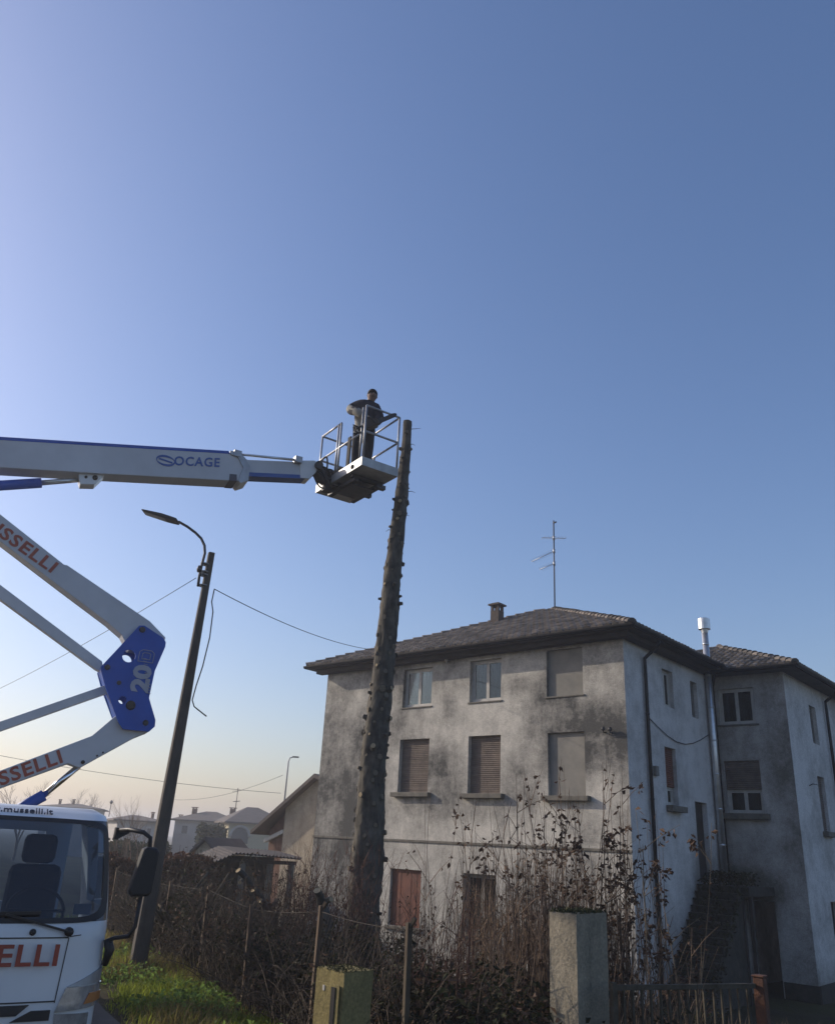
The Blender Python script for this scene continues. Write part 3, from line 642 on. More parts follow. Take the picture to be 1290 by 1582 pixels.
# wipers
for x in (.57, -.1):
    p = shell(x, 1.325, .01); e1 = shell(x - .42, 1.43, .03); f = MB(); f.tube([p, p + Vector((0, -.03, 0))], .03, 10); f.bar(p + Vector((0, -.025, 0)), e1, .018, .014)
    a0, a1 = shell(x - .66, 1.425, .022), shell(x - .2, 1.44, .022); f.bar(a0, a1, .012, .022); f.build('wiper', MT['black_plastic'], cab)
# mirrors with tube arms (both sides)
for sg in (-1, 1):
    def q3(x, y, z): return Vector((sg * x, y, z))
    f = MB(); f.tube([q3(.84, .36, 1.99), q3(.88, .12, 2.0), q3(.96, -.0, 1.985), q3(1.01, -.02, 1.95), q3(1.02, -.02, 1.85)], .016, 8)
    f.prism([(-.02, .025), (.075, .012), (.085, -.01), (.0, -.06), (-.02, -.06)], q3(.84, .33, 1.985), (sg, 0, 0), (0, 0, 1), (0, 1, 0), -.03, .03)
    ar = f.build('mirror_arm', MT['black_plastic'], cab); f = MB()
    f.tube([q3(1.01, -.02, 1.6), q3(1.0, -.02, 1.36), q3(.97, 0, 1.3), q3(.89, .08, 1.28), q3(.85, .16, 1.25)], .014, 8)
    ar = f.build('mirror_arm', MT['black_plastic'], cab)
    f = MB(); pr = [(.91, 1.60), (.915, 1.57), (.94, 1.555), (1.05, 1.56), (1.075, 1.58), (1.09, 1.85), (1.07, 1.885), (.99, 1.89), (.965, 1.87)]
    f.prism([(sg * x, z) for x, z in pr], (0, -.06, 0), (1, 0, 0), (0, 0, 1), (0, 1, 0), 0, .09); f.build('mirror', MT['black_plastic'], cab, bevel=.02)
    f = MB(); f.tube([q3(.86, .14, 1.27), q3(.885, .13, 1.2), q3(.87, .15, 1.1)], [.03, .035, .02], 8); f.build('side_lamp', MT['black_plastic'], cab)
# things inside the cab
for x, wd in ((.44, .40), (-.35, .5)):
    f = MB(); f.box(x - wd/2, x + wd/2, 1.25, 1.4, 1.0, 1.70); f.box(x - wd/2, x + wd/2, .8, 1.4, .92, 1.06); st_ = f.build('seat', MT['seat'], cab, bevel=.06)
    f = MB(); f.box(x - .13, x + .13, 1.27, 1.38, 1.705, 1.93); f.build('headrest', MT['seat'], cab, bevel=.05)
f = MB(); f.prism([(.12, 1.0), (.14, 1.36), (.3, 1.39), (.55, 1.30), (.6, 1.0)], (0, 0, 0), (0, 1, 0), (0, 0, 1), (1, 0, 0), -.78, .78); f.build('dashboard', MT['interior'], cab)
f = MB(); cw = Vector((.42, .72, 1.40)); f.tube([cw + Vector((.2 * math.cos(a), .2 * math.sin(a) * .6, .2 * math.sin(a) * .75)) for a in [i * math.pi / 12 for i in range(25)]], .013, 6); f.bar(cw + Vector((-.19, 0, 0)), cw + Vector((.19, 0, 0)), .04, .02); f.build('steering_wheel', MT['black_plastic'], cab)
f = MB(); f.box(.60, .72, .19, .195, 1.42, 1.49); f.build('sticker', MT['white_paint'], cab)
# lettering on the cab
lettering('front_lettering', 'MUSSELLI', .18, (.055, -.006, 1.18), (1, 0, 0), (0, 0, 1), MT['red_mark'], cab, fat=.02, space=1.08, fit=.94)
p0 = shell(.02, 2.09, .004); lettering('roof_lettering', 'www.musselli.it', .085, (.10, .53, 2.094), (1, 0, .0), (0, .8, .6), MT['dark_mark'], cab, fat=.004, fit=.56)
# chassis, bed, wheels, turret
f = MB(); f.box(-.42, -.32, .5, 8.1, .52, .72); f.box(.32, .42, .5, 8.1, .52, .72); f.build('chassis', MT['dark_steel'], truck)
f = MB(); f.box(-.85, .85, 2.0, 8.0, .735, .78); f.box(-.85, .85, 2.0, 8.0, .7805, .80); f.build('bed', MT['aluminium'], truck)
f = MB(); f.box(-.7, .7, 6.8, 8.0, .802, .94); f.build('subframe', MT['white_paint'], truck)
for y in (1.15, 6.2):
    for x in (-.80, .80):
        f = MB(); f.tube([(x - .11, y, .36), (x - .09, y, .36), (x + .09, y, .36), (x + .11, y, .36)], [.32, .36, .36, .32], 28); wh = f.build('wheel', MT['rubber'], truck)
        f = MB(); f.tube([(x - .115, y, .36), (x + .115, y, .36)], .21, 20); f.build('rim', MT['zinc'], wh)
for y in (2.6, 7.6):
    for x in (-1, 1):
        f = MB(); f.box(x * .93 - .08, x * .93 + .08, y - .08, y + .08,   .35, .73); f.box(x * .93 - .05, x * .93 + .05, y - .05, y + .05, .08, .35); f.tube([(x * .93, y, 0.0), (x * .93, y, .08)], .16, 12); f.build('outrigger', MT['white_paint'], truck)
TUR = Vector((-6.4, 12.6, 0)); TIP = Vector((-1.72, 14.72, 0)); BU = (TIP - TUR).normalized(); BN = Vector((BU.y, -BU.x, 0))   # BN points to the camera side
tL = tl(TUR); f = MB(); f.tube([(tL.x, tL.y, .94), (tL.x, tL.y, 1.3)], .42, 20, smooth=False); f.tube([(tL.x, tL.y, 1.3), (tL.x, tL.y, 1.42)], .5, 24, smooth=False)
f.build('turret_ring', MT['dark_steel'], truck)
def bm(px, py, off=0.): P = on_plane(px, py, TUR + BN * off, BN); return ((P - TUR).dot(BU), P.z)
UL = Vector((BU.dot(RX), BU.dot(RY), 0)); NL = Vector((BN.dot(RX), BN.dot(RY), 0)); OL = tl(TUR)
def boom_prism(name, pix, half, mm, parent=truck, off=0., bevel=.012):
    f = MB(); poly = [bm(x, y, half + off) for x, y in pix]; f.prism(poly, OL, UL, (0, 0, 1), NL, off + half, off - half)
    o = f.build(name, mm, parent, bevel=bevel)
    b_ = bmesh.new(); b_.from_mesh(o.data); bmesh.ops.recalc_face_normals(b_, faces=b_.faces); b_.to_mesh(o.data); b_.free(); return o
def BP(px, py, off=0.):
    s_, z = bm(px, py, off); return OL + UL * s_ + Vector((0, 0, z)) + NL * off
def boom_rod(name, a, b, r, mm, parent=truck, off=0.):
    f = MB(); f.tube([BP(*a, off), BP(*b, off)], r, 14, smooth=True); return f.build(name, mm, parent)
def boom_text(name, txt, px0, px1, mm, parent, off, size, fat=.02, shear=0, fit=True):
    """text running from pixel px0 to px1 (its middle line) on the side of an arm"""
    a, b = BP(*px0, off), BP(*px1, off); d = (b - a); L_ = d.length; d.normalize()
    upd = NL.cross(d).normalized()
    return lettering(name, txt, size, (a + b) / 2 + NL * .006, d, upd, mm, parent, fat, shear, space=1.12, fit=L_)
turret = boom_prism('turret', [(-150, 1330), (-150, 1235), (-120, 1205), (-70, 1205), (-50, 1235), (-40, 1330)], .22, MT['white_paint'])
# lower arm and its link
la = boom_prism('lower_arm', [(-110, 1234), (0, 1191), (142, 1137), (181, 1104), (236, 1104), (230, 1131), (208, 1140), (123, 1187), (105, 1180), (0, 1218), (-104, 1262)], .16, MT['boom_paint'])
boom_text('lettering', 'MUSSELLI', (-57, 1227), (95, 1169.5), MT['red_mark'], la, .16, .27, fat=.026)
for px in ((128, 1178), (150, 1168), (159, 1163)):
    f = MB(); p = BP(*px, .16); f.tube([p, p + NL * .02], .03 if px[0] == 128 else .014, 8); f.build('bolt', MT['black_plastic'], la)
boom_prism('lower_link', [(-95, 1148), (0, 1115), (170, 1056), (170, 1070), (0, 1130), (-90, 1164)], .07, MT['boom_paint'], off=-.04)
boom_rod('lift_cylinder', (20, 1256), (68, 1229), .085, MT['blue_paint'], off=.0)
boom_rod('cylinder_rod', (66, 1230), (122, 1184), .045, MT['chrome'], off=.0)
# upper arm and its link
ua = boom_prism('upper_arm', [(-175, 655), (0, 794), (99, 872), (104, 873), (232, 960), (256, 985), (250, 1004), (200, 1004), (188, 981), (165, 961), (93, 907), (0, 836), (-195, 690)], .17, MT['boom_paint'])
boom_text('lettering', 'MUSSELLI', (-42, 790), (84, 879), MT['red_mark'], ua, .17, .27, fat=.026)
boom_prism('upper_link', [(-190, 765), (0, 903), (158, 1022), (160, 1040), (148, 1034), (0, 926), (-195, 785)], .08, MT['boom_paint'], off=-.05)
# elbow plates
outl = [(215, 967), (223, 967), (252, 986), (256, 993), (255, 1000), (239, 1037), (230, 1079), (240, 1113), (239, 1123), (230, 1131), (190, 1127), (183, 1117), (162, 1060), (155, 1034), (156, 1030), (160, 1026)]
hls = [(199, 1014, 10.2), (189, 1082, 6.2)]
for sgn in (1, -1):
    off = .235 * sgn
    po = [bm(x, y, .235) for x, y in outl]; ho = []
    for hx, hy, r in hls: c_ = bm(hx, hy, .235); e_ = bm(hx + r, hy, .235); ho.append((c_[0], c_[1], math.hypot(e_[0] - c_[0], e_[1] - c_[1])))
    me = plate_mesh(po, ho, .04); me.materials.clear(); me.materials.append(MT['blue_paint'])
    o = link('elbow_plate', me, truck); mm_ = Matrix((UL, Vector((0, 0, 1)), NL)).transposed().to_4x4(); mm_.translation = OL + NL * off; o.matrix_local = mm_
    if sgn > 0: plate = o
    else: tag(o, 'blue elbow plate on the far side of the arms')
f = MB()
for a, b in (((158, 1040), (184, 1112)),): f.prism([bm(*p) for p in ((153, 1036), (160, 1036), (186, 1112), (178, 1112))], OL, UL, (0, 0, 1), NL, .2, -.2)
f.build('elbow_web', MT['blue_paint'], truck)
for px, r in (((220, 973), .05), ((166, 1031), .045), ((184, 1055), .035), ((202, 1090), .075), ((225, 1117), .045)):
    f = MB(); p = BP(*px, .257); f.tube([p, p + NL * .035], [r, r * .8], 12, smooth=False); f.build('pin_bolt', MT['black_plastic'] if r > .07 else MT['dark_steel'], truck)
def plate_text(txt, px, size, fat, mm=MT['grey_mark'], sx=1.0):
    d = (BP(*px[1], .257) - BP(*px[0], .257)); L_ = d.length; d.normalize(); upd = NL.cross(d)
    o = lettering('elbow_lettering', txt, size, (BP(*px[0], .257) + BP(*px[1], .257)) / 2 + NL * .004, d, upd, mm, truck, fat, fit=L_)
plate_text('20', ((215.5, 1070), (223.5, 1028)), .36, .05)
def outline_D():
    f = MB(); a = BP(224.5, 1023, .262); b = BP(228, 1005, .262); d = (b - a); upv = NL.cross(d.normalized()) * .115
    for k_ in (1.0, .55):
        c_ = (a + b) / 2; pts = [c_ + d * .5 * k_ * x + upv * k_ * y for x, y in ((-1, -1), (.6, -1), (1, -.6), (1, .6), (.6, 1), (-1, 1), (-1, -1))]
        for p, q in zip(pts, pts[1:]): f.bar(p, q, .008, .014, upv=NL)
    for k in range(13):   # small lettering band along the plate's edge, too fine to read
        p = BP(232.5 - (6 * k / 13 if k > 3 else -k * .2), 1072 - 58 * k / 13, .262); f.bar(p, p + upv * .5 + d * .03, .006, .03 if k < 8 else .012, upv=NL)
    tag(f.build('elbow_marking', MT['grey_mark'], truck), kind='stuff')
outline_D()
# main telescopic boom
mbo = boom_prism('main_boom', [(-230, 665), (0, 677), (353, 699), (372, 700), (383, 711), (385, 728), (382, 743), (366, 743), (165, 732), (0, 722), (-225, 712)], .19, MT['boom_paint'])
boom_prism('boom_stripe', [(-230, 662), (0, 674.5), (353, 696.5), (356, 701), (0, 679.5), (-230, 667)], .194, MT['blue_paint'], mbo, bevel=0)
boom_prism('boom_band', [(355, 732), (366, 733), (366, 743.4), (354, 742.4)], .195, MT['dark_mark'], mbo, bevel=0)
boom_text('lettering', 'OCAGE', (268, 712.5), (339, 715.5), MT['blue_mark'], mbo, .19, .24, fat=.02, shear=.12)
f = MB(); c_ = BP(256, 711.5, .196); ex = UL; ez = Vector((0, 0, 1))      # round swoosh that stands for the first letter
for (a0, a1, r_, ph) in ((20, 200, .135, 0), (200, 380, .135, 0)):
    pts = []
    for k in range(13):
        a = R(a0 + (a1 - a0) * k / 12); pts.append(c_ + ex * math.cos(a) * r_ * 1.15 + ez * math.sin(a) * r_ * .62)
    for k in range(12):
        w_ = .035 * math.sin(math.pi * (k + .7) / 12.5) + .006; f.bar(pts[k], pts[k+1], .006, w_, upv=(pts[k] - c_))
f.bar(c_ - ex * .12 + ez * .015, c_ + ex * .12 - ez * .015, .006, .03, upv=ez); f.build('logo', MT['blue_mark'], mbo)
boom_prism('boom_collar', [(356, 696), (368, 698), (378, 706), (386, 720), (384, 742), (372, 746), (368, 742), (376, 722), (368, 706), (356, 701)], .215, MT['zinc'], mbo, bevel=0)
f = MB(); p = BP(374, 745, 0); f.tube([p - NL * .1, p + NL * .1], .05, 12); f.build('roller', MT['frame_white'], mbo)
boom_prism('inner_boom', [(370, 706), (384, 710), (480, 714), (478, 739), (384, 735), (370, 733)], .13, MT['boom_paint'])
boom_prism('inner_rail', [(384, 729.5), (478, 734), (478, 739.6), (384, 735.6)], .136, MT['blue_mark'], bevel=0)
boom_rod('extension_rod', (362, 701), (462, 711), .025, MT['steel'], off=.16)
for px in ((366, 702), (460, 711)):
    f = MB(); p = BP(*px, .16); f.box(p.x - .07, p.x + .07, p.y - .07, p.y + .07, p.z - .06, p.z + .06); f.build('rod_bracket', MT['zinc'], truck)
boom_prism('boom_tip', [(463, 711), (486, 711), (496, 716), (488, 730), (478, 740), (464, 738)], .145, MT['white_paint'])
boom_prism('cylinder_bracket', [(121, 729), (165, 731), (158, 737), (146, 748.5), (124, 748), (122, 741)], .12, MT['white_paint'], mbo)
f = MB(); p = BP(133, 737, .12); f.tube([p, p + NL * .01], .025, 10); p = BP(147, 738, .12); f.tube([p, p + NL * .01], .045, 12); f.build('bracket_pin', MT['black_plastic'], mbo)
boom_rod('main_cylinder', (-120, 758), (64, 746), .085, MT['blue_paint']); boom_rod('main_cylinder_rod', (62, 746.2), (124, 741), .045, MT['steel'])
boom_prism('rear_elbow', [(-235, 655), (-165, 650), (-150, 680), (-160, 730), (-170, 800), (-205, 800), (-230, 720)], .24, MT['blue_paint'])

# basket ------------------------------------------------
BD = Vector((-1.0627, 13.7, 8.385)); BV1 = Vector((.826, .563, 0)).normalized(); BV2 = Vector((-BV1.y, BV1.x, 0)); BW, BL, BH = .80, 1.74, 1.25
def bk_(a, b, z): return tl(BD + BV1 * a + BV2 * b + Vector((0, 0, z)))
def obox(mb, a0, a1, b0, b1, z0, z1, mi=0):
    vs = [bk_(a, b, z) for z in (z0, z1) for a, b in ((a0, b0), (a1, b0), (a1, b1), (a0, b1))]
    mb.add(vs, [(0, 3, 2, 1), (4, 5, 6, 7), (0, 1, 5, 4), (1, 2, 6, 5), (2, 3, 7, 6), (3, 0, 4, 7)], mi)
f = MB(); obox(f, 0, BW, 0, BL, 0, .02); obox(f, 0, BW, 0, .02, .021, .17); obox(f, 0, BW, BL - .02, BL, .021, .17); obox(f, 0, .02, .021, BL - .021, .021, .17); obox(f, BW - .02, BW, .021, BL - .021, .021, .17)
bsk = f.build('basket', MT['aluminium'], truck)
f = MB()
for b in (.42, .98, 1.25): obox(f, .06, BW - .06, b, b + .09, -.07, -.002)
obox(f, .1, .2, .4, 1.4, -.14, -.071); obox(f, .6, .7, .4, 1.4, -.14, -.071); obox(f, .15, .66, .55, 1.1, -.16, -.141); obox(f, BW - .04, BW + .06, .5, .6, -.09, -.01); obox(f, BW - .04, BW + .06, 1.0, 1.1, -.09, -.01); f.build('underframe', MT['dark_steel'], bsk)
def rail(name, pts, r=.021, mm='zinc'):
    f = MB(); f.tube([bk_(*p) for p in pts], r, 10); return f.build(name, MT[mm], bsk)
i_ = .025
corners = [(i_, i_), (BW - i_, i_), (BW - i_, BL - i_), (i_, BL - i_)]
for a, b in corners: rail('post', [(a, b, .172), (a, b, BH)])
for a, b in ((i_, .95), (i_, 1.05), (BW - i_, .87), (i_, .14)): rail('post', [(a, b, .172), (a, b, BH if a < .1 and b > .9 else .71)] if b != .14 else [(a, b, .172), (a, b, BH)])
for z in (.71, BH):
    rail('rail', [(i_, i_, z), (BW - i_, i_, z)]); rail('rail', [(BW - i_, i_, z), (BW - i_, BL - i_, z)]); rail('rail', [(BW - i_, BL - i_, z), (i_, BL - i_, z)])
    if z < 1: rail('rail', [(i_, i_, z), (i_, BL - i_, z)])
    else: rail('rail', [(i_, .95, z), (i_, BL - i_, z)])
f = MB(); obox(f, .0, .03, .50, .60, .172, .78); f.build('gate_panel', MT['rubber'], bsk)
f = MB(); obox(f, .05, .20, .9, 1.3, .172, .30); f.build('control_box', MT['black_plastic'], bsk, bevel=.02)
# joint between boom tip and basket: pivot, brackets, hoses
jb = BP(488, 724, 0); ja = bk_(-.02, 1.22, .05)
f = MB(); f.tube([jb, (jb + ja) / 2 + Vector((0, 0, -.03)), ja], [.10, .14, .12], 12, smooth=False)
f.tube([ja + Vector((0, 0, -.2)), ja + Vector((0, 0, .25))], .10, 12, smooth=False); f.tube([jb + NL * .22, jb - NL * .22], .08, 12, smooth=False); f.bar(ja + Vector((0, 0, -.1)), bk_(.1, 1.22, -.05), .2, .08)
f.bar(jb + Vector((0, 0, .1)), ja + Vector((0, 0, .22)), .05, .06); f.build('basket_joint', MT['dark_steel'], truck)
for k in range(6):
    f = MB(); a = jb + Vector((rnd(-.1, .05), rnd(-.1, .1), rnd(0, .1))); e = ja + Vector((rnd(-.05, .15), rnd(-.1, .1), rnd(-.15, .1))); h = rnd(-.3, .4); o1 = NL * rnd(.05, .3)
    pts = [a * (1 - t) + e * t + (Vector((0, 0, h)) + o1) * math.sin(math.pi * t) for t in [i / 10 for i in range(11)]]; f.tube(pts, .018, 6); f.build('hose', MT['rubber'], truck)

# ------------------------------------------------------------------ worker in the basket
WP = Vector((-1.08, 14.12, 8.408)); worker = thing('person', 'worker in dark jacket with pale side standing in the raised basket', 'person', WP, 0)
def J(x, y, z): return (x, y, z)
bj = [(J(-.02, 0, .93), (.15, .12)), (J(-.02, 0, 1.08), (.15, .115)), (J(0, 0, 1.26), (.165, .12)), (J(.02, 0, 1.40), (.13, .10)), (J(.05, -.02, 1.47), .06), (J(.07, -.03, 1.53), .06), (J(.085, -.05, 1.60), (.102, .112)), (J(.09, -.05, 1.69), (.10, .112)),
      (J(-.15, .02, 1.44), .085), (J(-.36, .04, 1.34), .062), (J(-.17, -.18, 1.20), .05), (J(-.03, -.22, 1.08), .036),
      (J(.17, -.02, 1.37), .07), (J(.27, -.06, 1.14), .052), (J(.22, -.2, .98), .042), (J(.20, -.24, .96), .034),
      (J(-.12, 0, .84), .105), (J(-.14, -.02, .48), .075), (J(-.15, .02, .09), .05), (J(-.16, -.15, .04), .045),
      (J(.08, 0, .84), .105), (J(.10, -.03, .48), .075), (J(.09, .02, .09), .05), (J(.11, -.15, .04), .045)]
be = [(0, 1), (1, 2), (2, 3), (3, 4), (4, 5), (5, 6), (6, 7), (3, 8), (8, 9), (9, 10), (10, 11), (3, 12), (12, 13), (13, 14), (14, 15), (0, 16), (16, 17), (17, 18), (18, 19), (0, 20), (20, 21), (21, 22), (22, 23)]
skin_mesh('body', bj, be, MT['skin'], worker)
def grown(ids, g_): return [(bj[i][0], tuple(r + g_ for r in bj[i][1]) if hasattr(bj[i][1], '__len__') else bj[i][1] + g_) for i in ids]
ids = [0, 1, 2, 3, 4, 8, 9, 10, 11, 12, 13, 14, 15]; em = [(ids.index(a), ids.index(b)) for a, b in be if a in ids and b in ids]
jk = skin_mesh('jacket', grown(ids, .045) + [((-.02, 0, .80), (.17, .15))], em + [(0, len(ids))], [MT['jacket'], MT['jacket_panel_lit_elbow']], worker)
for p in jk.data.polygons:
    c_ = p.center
    if (c_.x < -.02 and .7 < c_.z < 1.24 and c_.x > -.26) or (c_.x < -.27 and c_.z < 1.40 and c_.z > 1.25): p.material_index = 1  # pale torso panel, plus a pale elbow patch painting sunlight on the sleeve
ids = [0, 16, 17, 18, 20, 21, 22]; em = [(ids.index(a), ids.index(b)) for a, b in be if a in ids and b in ids]
skin_mesh('trousers', grown(ids, .02), em, MT['trousers'], worker)
for i, j in ((18, 19), (22, 23)):
    a, b_ = Vector(bj[i][0]), Vector(bj[j][0]); skin_mesh('boot', [((a.x, a.y, .10), .06), ((a.x, a.y - .01, .055), .058), ((b_.x, b_.y - .05, .045), .05)], [(0, 1), (1, 2)], MT['rubber'], worker)
# hair, ears, nose, eyes, mouth
hc = Vector((.0875, -.045, 1.645))
f = MB(); rows = []
for i in range(9):
    rr = []
    for j in range(25):
        th = 2 * math.pi * j / 24; fr_ = max(0, -math.sin(th - .3)); low = -.3 + .95 * fr_ ** 1.2; ph = math.pi / 2 - (math.pi / 2 - low) * i / 8
        cz, cr = math.sin(ph), math.cos(ph); rr.append(hc + Vector((math.cos(th) * cr * .102, math.sin(th) * cr * .112, cz * .118 + .012)))
    rows.append(rr)
f.grid(rows, flip=True); f.build('hair', MT['hair'], worker)
hd = Vector((.28, -.95, -.12)).normalized(); sd_ = Vector((hd.y * -1, hd.x, 0)).normalized()
f = MB(); n0 = hc + hd * .095; f.tube([n0 + Vector((0, 0, .02)), n0 + hd * .022 - Vector((0, 0, .018)), n0 - Vector((0, 0, .03))], [.008, .015, .006], 6); f.build('nose', MT['skin'], worker)
for sg in (-1, 1):
    f = MB(); e_ = hc + hd * .092 + sd_ * sg * .034 + Vector((0, 0, .012)); f.tube([e_ - hd * .01, e_ + hd * .006], [.012, .007], 8); f.build('eye', MT['hair'], worker)
    f = MB(); e_ = hc + sd_ * sg * .088 + Vector((0, 0, -.03)); f.tube([e_ + Vector((0, 0, .025)), e_ + sd_ * sg * .006, e_ - Vector((0, 0, .025))], [.007, .013, .007], 6); f.build('ear', MT['skin'], worker)
f = MB(); e_ = hc + hd * .093 - Vector((0, 0, .055)); f.bar(e_ - sd_ * .025, e_ + sd_ * .025, .008, .008); f.build('mouth', MT['glove'], worker)
def hand(wr, pd, cd):
    """gloved hand: pd palm direction, cd direction the fingers curl towards"""
    wr, pd, cd = Vector(wr), Vector(pd).normalized(), Vector(cd).normalized(); sd = pd.cross(cd).normalized()
    js = [(wr, (.026, .02)), (wr + pd * .045, (.034, .018)), (wr + pd * .08, (.034, .017))]; es = [(0, 1), (1, 2)]
    for k, (o_, ln) in enumerate(((-.033, .055), (-.011, .066), (.011, .062), (.033, .05))):
        b0 = len(js); p = wr + pd * .085 + sd * o_
        js += [(p, .0095), (p + pd * ln * .45 + cd * ln * .35, .009), (p + pd * ln * .3 + cd * ln * .95, .008)]; es += [(2, b0), (b0, b0 + 1), (b0 + 1, b0 + 2)]
    b0 = len(js); p = wr + pd * .035 - sd * .034; js += [(p, .011), (p - sd * .02 + pd * .03 + cd * .02, .0105), (p - sd * .008 + pd * .05 + cd * .045, .009)]; es += [(1, b0), (b0, b0 + 1), (b0 + 1, b0 + 2)]
    skin_mesh('glove', js, es, MT['glove'], worker, 1)
hand(bj[11][0], (.6, -.5, -.5), (.5, -.2, -.7)); hand(bj[15][0], (-.2, -.9, -.2), (-.5, .1, -.8))
# chainsaw
sw = thing('chainsaw', 'dark chainsaw held across the worker pointing at the trunk', 'chainsaw', WP + Vector((.11, -.28, .87)), 0)
sw.rotation_euler = (0, R(-32), R(8))
f = MB(); f.prism([(-.16, -.07), (.13, -.08), (.17, -.03), (.15, .07), (.02, .10), (-.14, .06)], (0, 0, 0), (1, 0, 0), (0, 0, 1), (0, 1, 0), -.09, .09); f.build('engine_body', MT['saw_body'], sw, bevel=.02)
f = MB(); f.prism([(.17, -.035), (.50, -.033), (.545, -.02), (.56, 0), (.545, .02), (.50, .033), (.17, .035)], (0, 0, 0), (1, 0, 0), (0, 0, 1), (0, 1, 0), -.008, .008); f.build('guide_bar', MT['dark_steel'], sw)
f = MB(); f.tube([(.17, 0, .04), (.50, 0, .038), (.55, 0, .022), (.567, 0, 0), (.55, 0, -.022), (.50, 0, -.038), (.17, 0, -.04)], .007, 5); f.build('chain', MT['dark_steel'], sw)
f = MB(); f.tube([(.06, -.11, -.04), (.05, -.12, .08), (.03, -.08, .15), (.03, .08, .15), (.05, .12, .08), (.06, .11, -.02)], .014, 8); f.build('front_handle', MT['black_plastic'], sw)
f = MB(); f.tube([(-.15, 0, .05), (-.27, 0, .05), (-.32, 0, .0), (-.27, 0, -.06), (-.15, 0, -.06)], .017, 8); f.build('rear_handle', MT['black_plastic'], sw)

# ------------------------------------------------------------------ limbed tree trunk
TY = 14.9
tpix = [(629.5, 651, 13), (627, 700, 15), (621, 760, 19), (615, 810, 22), (609.5, 860, 25), (604, 910, 28), (600, 960, 31), (595, 1010, 31), (590, 1060, 33), (584, 1110, 37), (579, 1160, 40), (575, 1210, 41), (571, 1270, 45), (567, 1330, 48), (562, 1390, 52), (559, 1430, 57)]
cen = [at_y(x, y, TY) for x, y, w_ in tpix]; rad = [(at_y(x + w_ / 2, y, TY) - at_y(x - w_ / 2, y, TY)).length / 2 for x, y, w_ in tpix]
g0 = gz(cen[-1].x, TY); cen.append(Vector((cen[-1].x - .03, TY, g0 - .15))); rad.append(rad[-1] * 1.35)
cen.reverse(); rad.reverse()
trunk = thing('tree_trunk', 'tall bare conifer trunk stripped of its branches beside the basket', 'tree', (cen[0].x, TY, g0))
TO = Vector((cen[0].x, TY, g0))
def along(t):
    t = max(0, min(.9999, t)) * (len(cen) - 1); i = int(t); k = t - i; return cen[i] * (1 - k) + cen[i+1] * k, rad[i] * (1 - k) + rad[i+1] * k
NR, NA = 150, 28; rows = []
for i in range(NR):
    c_, r_ = along(i / (NR - 1)); row = []
    for j in range(NA + 1):
        a = 2 * math.pi * (j % NA) / NA; d = Vector((math.cos(a), math.sin(a), 0)); n_ = mnoise.noise(Vector((d.x * 2.2, d.y * 2.2, c_.z * 1.4))) * .14 + mnoise.noise(Vector((d.x * 6, d.y * 6, c_.z * 5))) * .12
        ring_ = .05 * max(0, math.sin(c_.z * 2 * math.pi / .42 + math.sin(c_.z * 1.7) * 2)) ** 3
        row.append(c_ - TO + d * r_ * (1 + n_ + ring_ - .02))
    rows.append(row)
m = MB(); m.grid(rows); tp = rows[-1]; cc = cen[-1] - TO + Vector((0, 0, .012)); m.add(tp[:-1] + [cc], [(j, (j + 1) % NA, NA) for j in range(NA)], 1); m.build('trunk', [MT['bark'], MT['cut_wood']], trunk)
rs = random.Random(3); stubs = []
for v_ in range(6):   # a few stub shapes shared by all stubs; local +Z points out of the bark
    m = MB(); L_ = [.025, .05, .03, .07, .02, .04][v_]; r_ = [.04, .034, .05, .03, .045, .024][v_]
    m.tube([(0, 0, -.06), (0, 0, 0), (.004, 0, L_ * .6), (0, 0, L_)], [r_ * 1.7, r_ * 1.45, r_, r_ * .95], 7, 0, caps=False)
    ring = [(r_ * .95 * math.cos(2 * math.pi * k / 7), r_ * .95 * math.sin(2 * math.pi * k / 7), L_ + .001) for k in range(7)]; m.add(ring, [tuple(range(7))], 1)
    me = bpy.data.meshes.new('branch_stub'); me.from_pydata(m.v, [], m.f); me.materials.append(MT['bark']); me.materials.append(MT['old_cut'] if v_ != 1 else MT['cut_wood']); me.polygons.foreach_set('material_index', m.m); stubs.append(me)
zt = 0.06
while zt < .985:
    nb = rs.choice((2, 3, 4, 4, 5)); a0 = rs.uniform(0, 6.28)
    for k in range(nb):
        t = min(.99, zt + rs.uniform(-.008, .008)); c_, r_ = along(t); a = a0 + 2 * math.pi * k / nb + rs.uniform(-.4, .4); d = Vector((math.cos(a), math.sin(a), rs.uniform(-.1, .35))).normalized()
        o = link('branch_stub', rs.choice(stubs), trunk); q = d.to_track_quat('Z', 'Y'); o.rotation_mode = 'QUATERNION'; o.rotation_quaternion = q
        o.location = c_ - TO + Vector((d.x, d.y, 0)).normalized() * r_ * .93; s_ = rs.uniform(.55, 1.2) * (.8 + r_ * 1.6); o.scale = (s_, s_, s_)
    zt += rs.uniform(.014, .026)
for k, (zt, a, L_) in enumerate(((.955, .3, .1), (.875, -.2, .16), (.8, 2.9, .1), (.83, .4, .1), (.985, .1, .2))):
    c_, r_ = along(zt); d = Vector((math.cos(a), math.sin(a) * .4, .05)); p = c_ - TO + d * r_ * .9; m = MB(); m.tube([p, p + d * L_ * .5 + Vector((0, 0, .01)), p + d * L_ + Vector((0, 0, rnd(-.05, .03)))], [.008, .006, .003], 5); m.build('twig', MT['bark'], trunk)

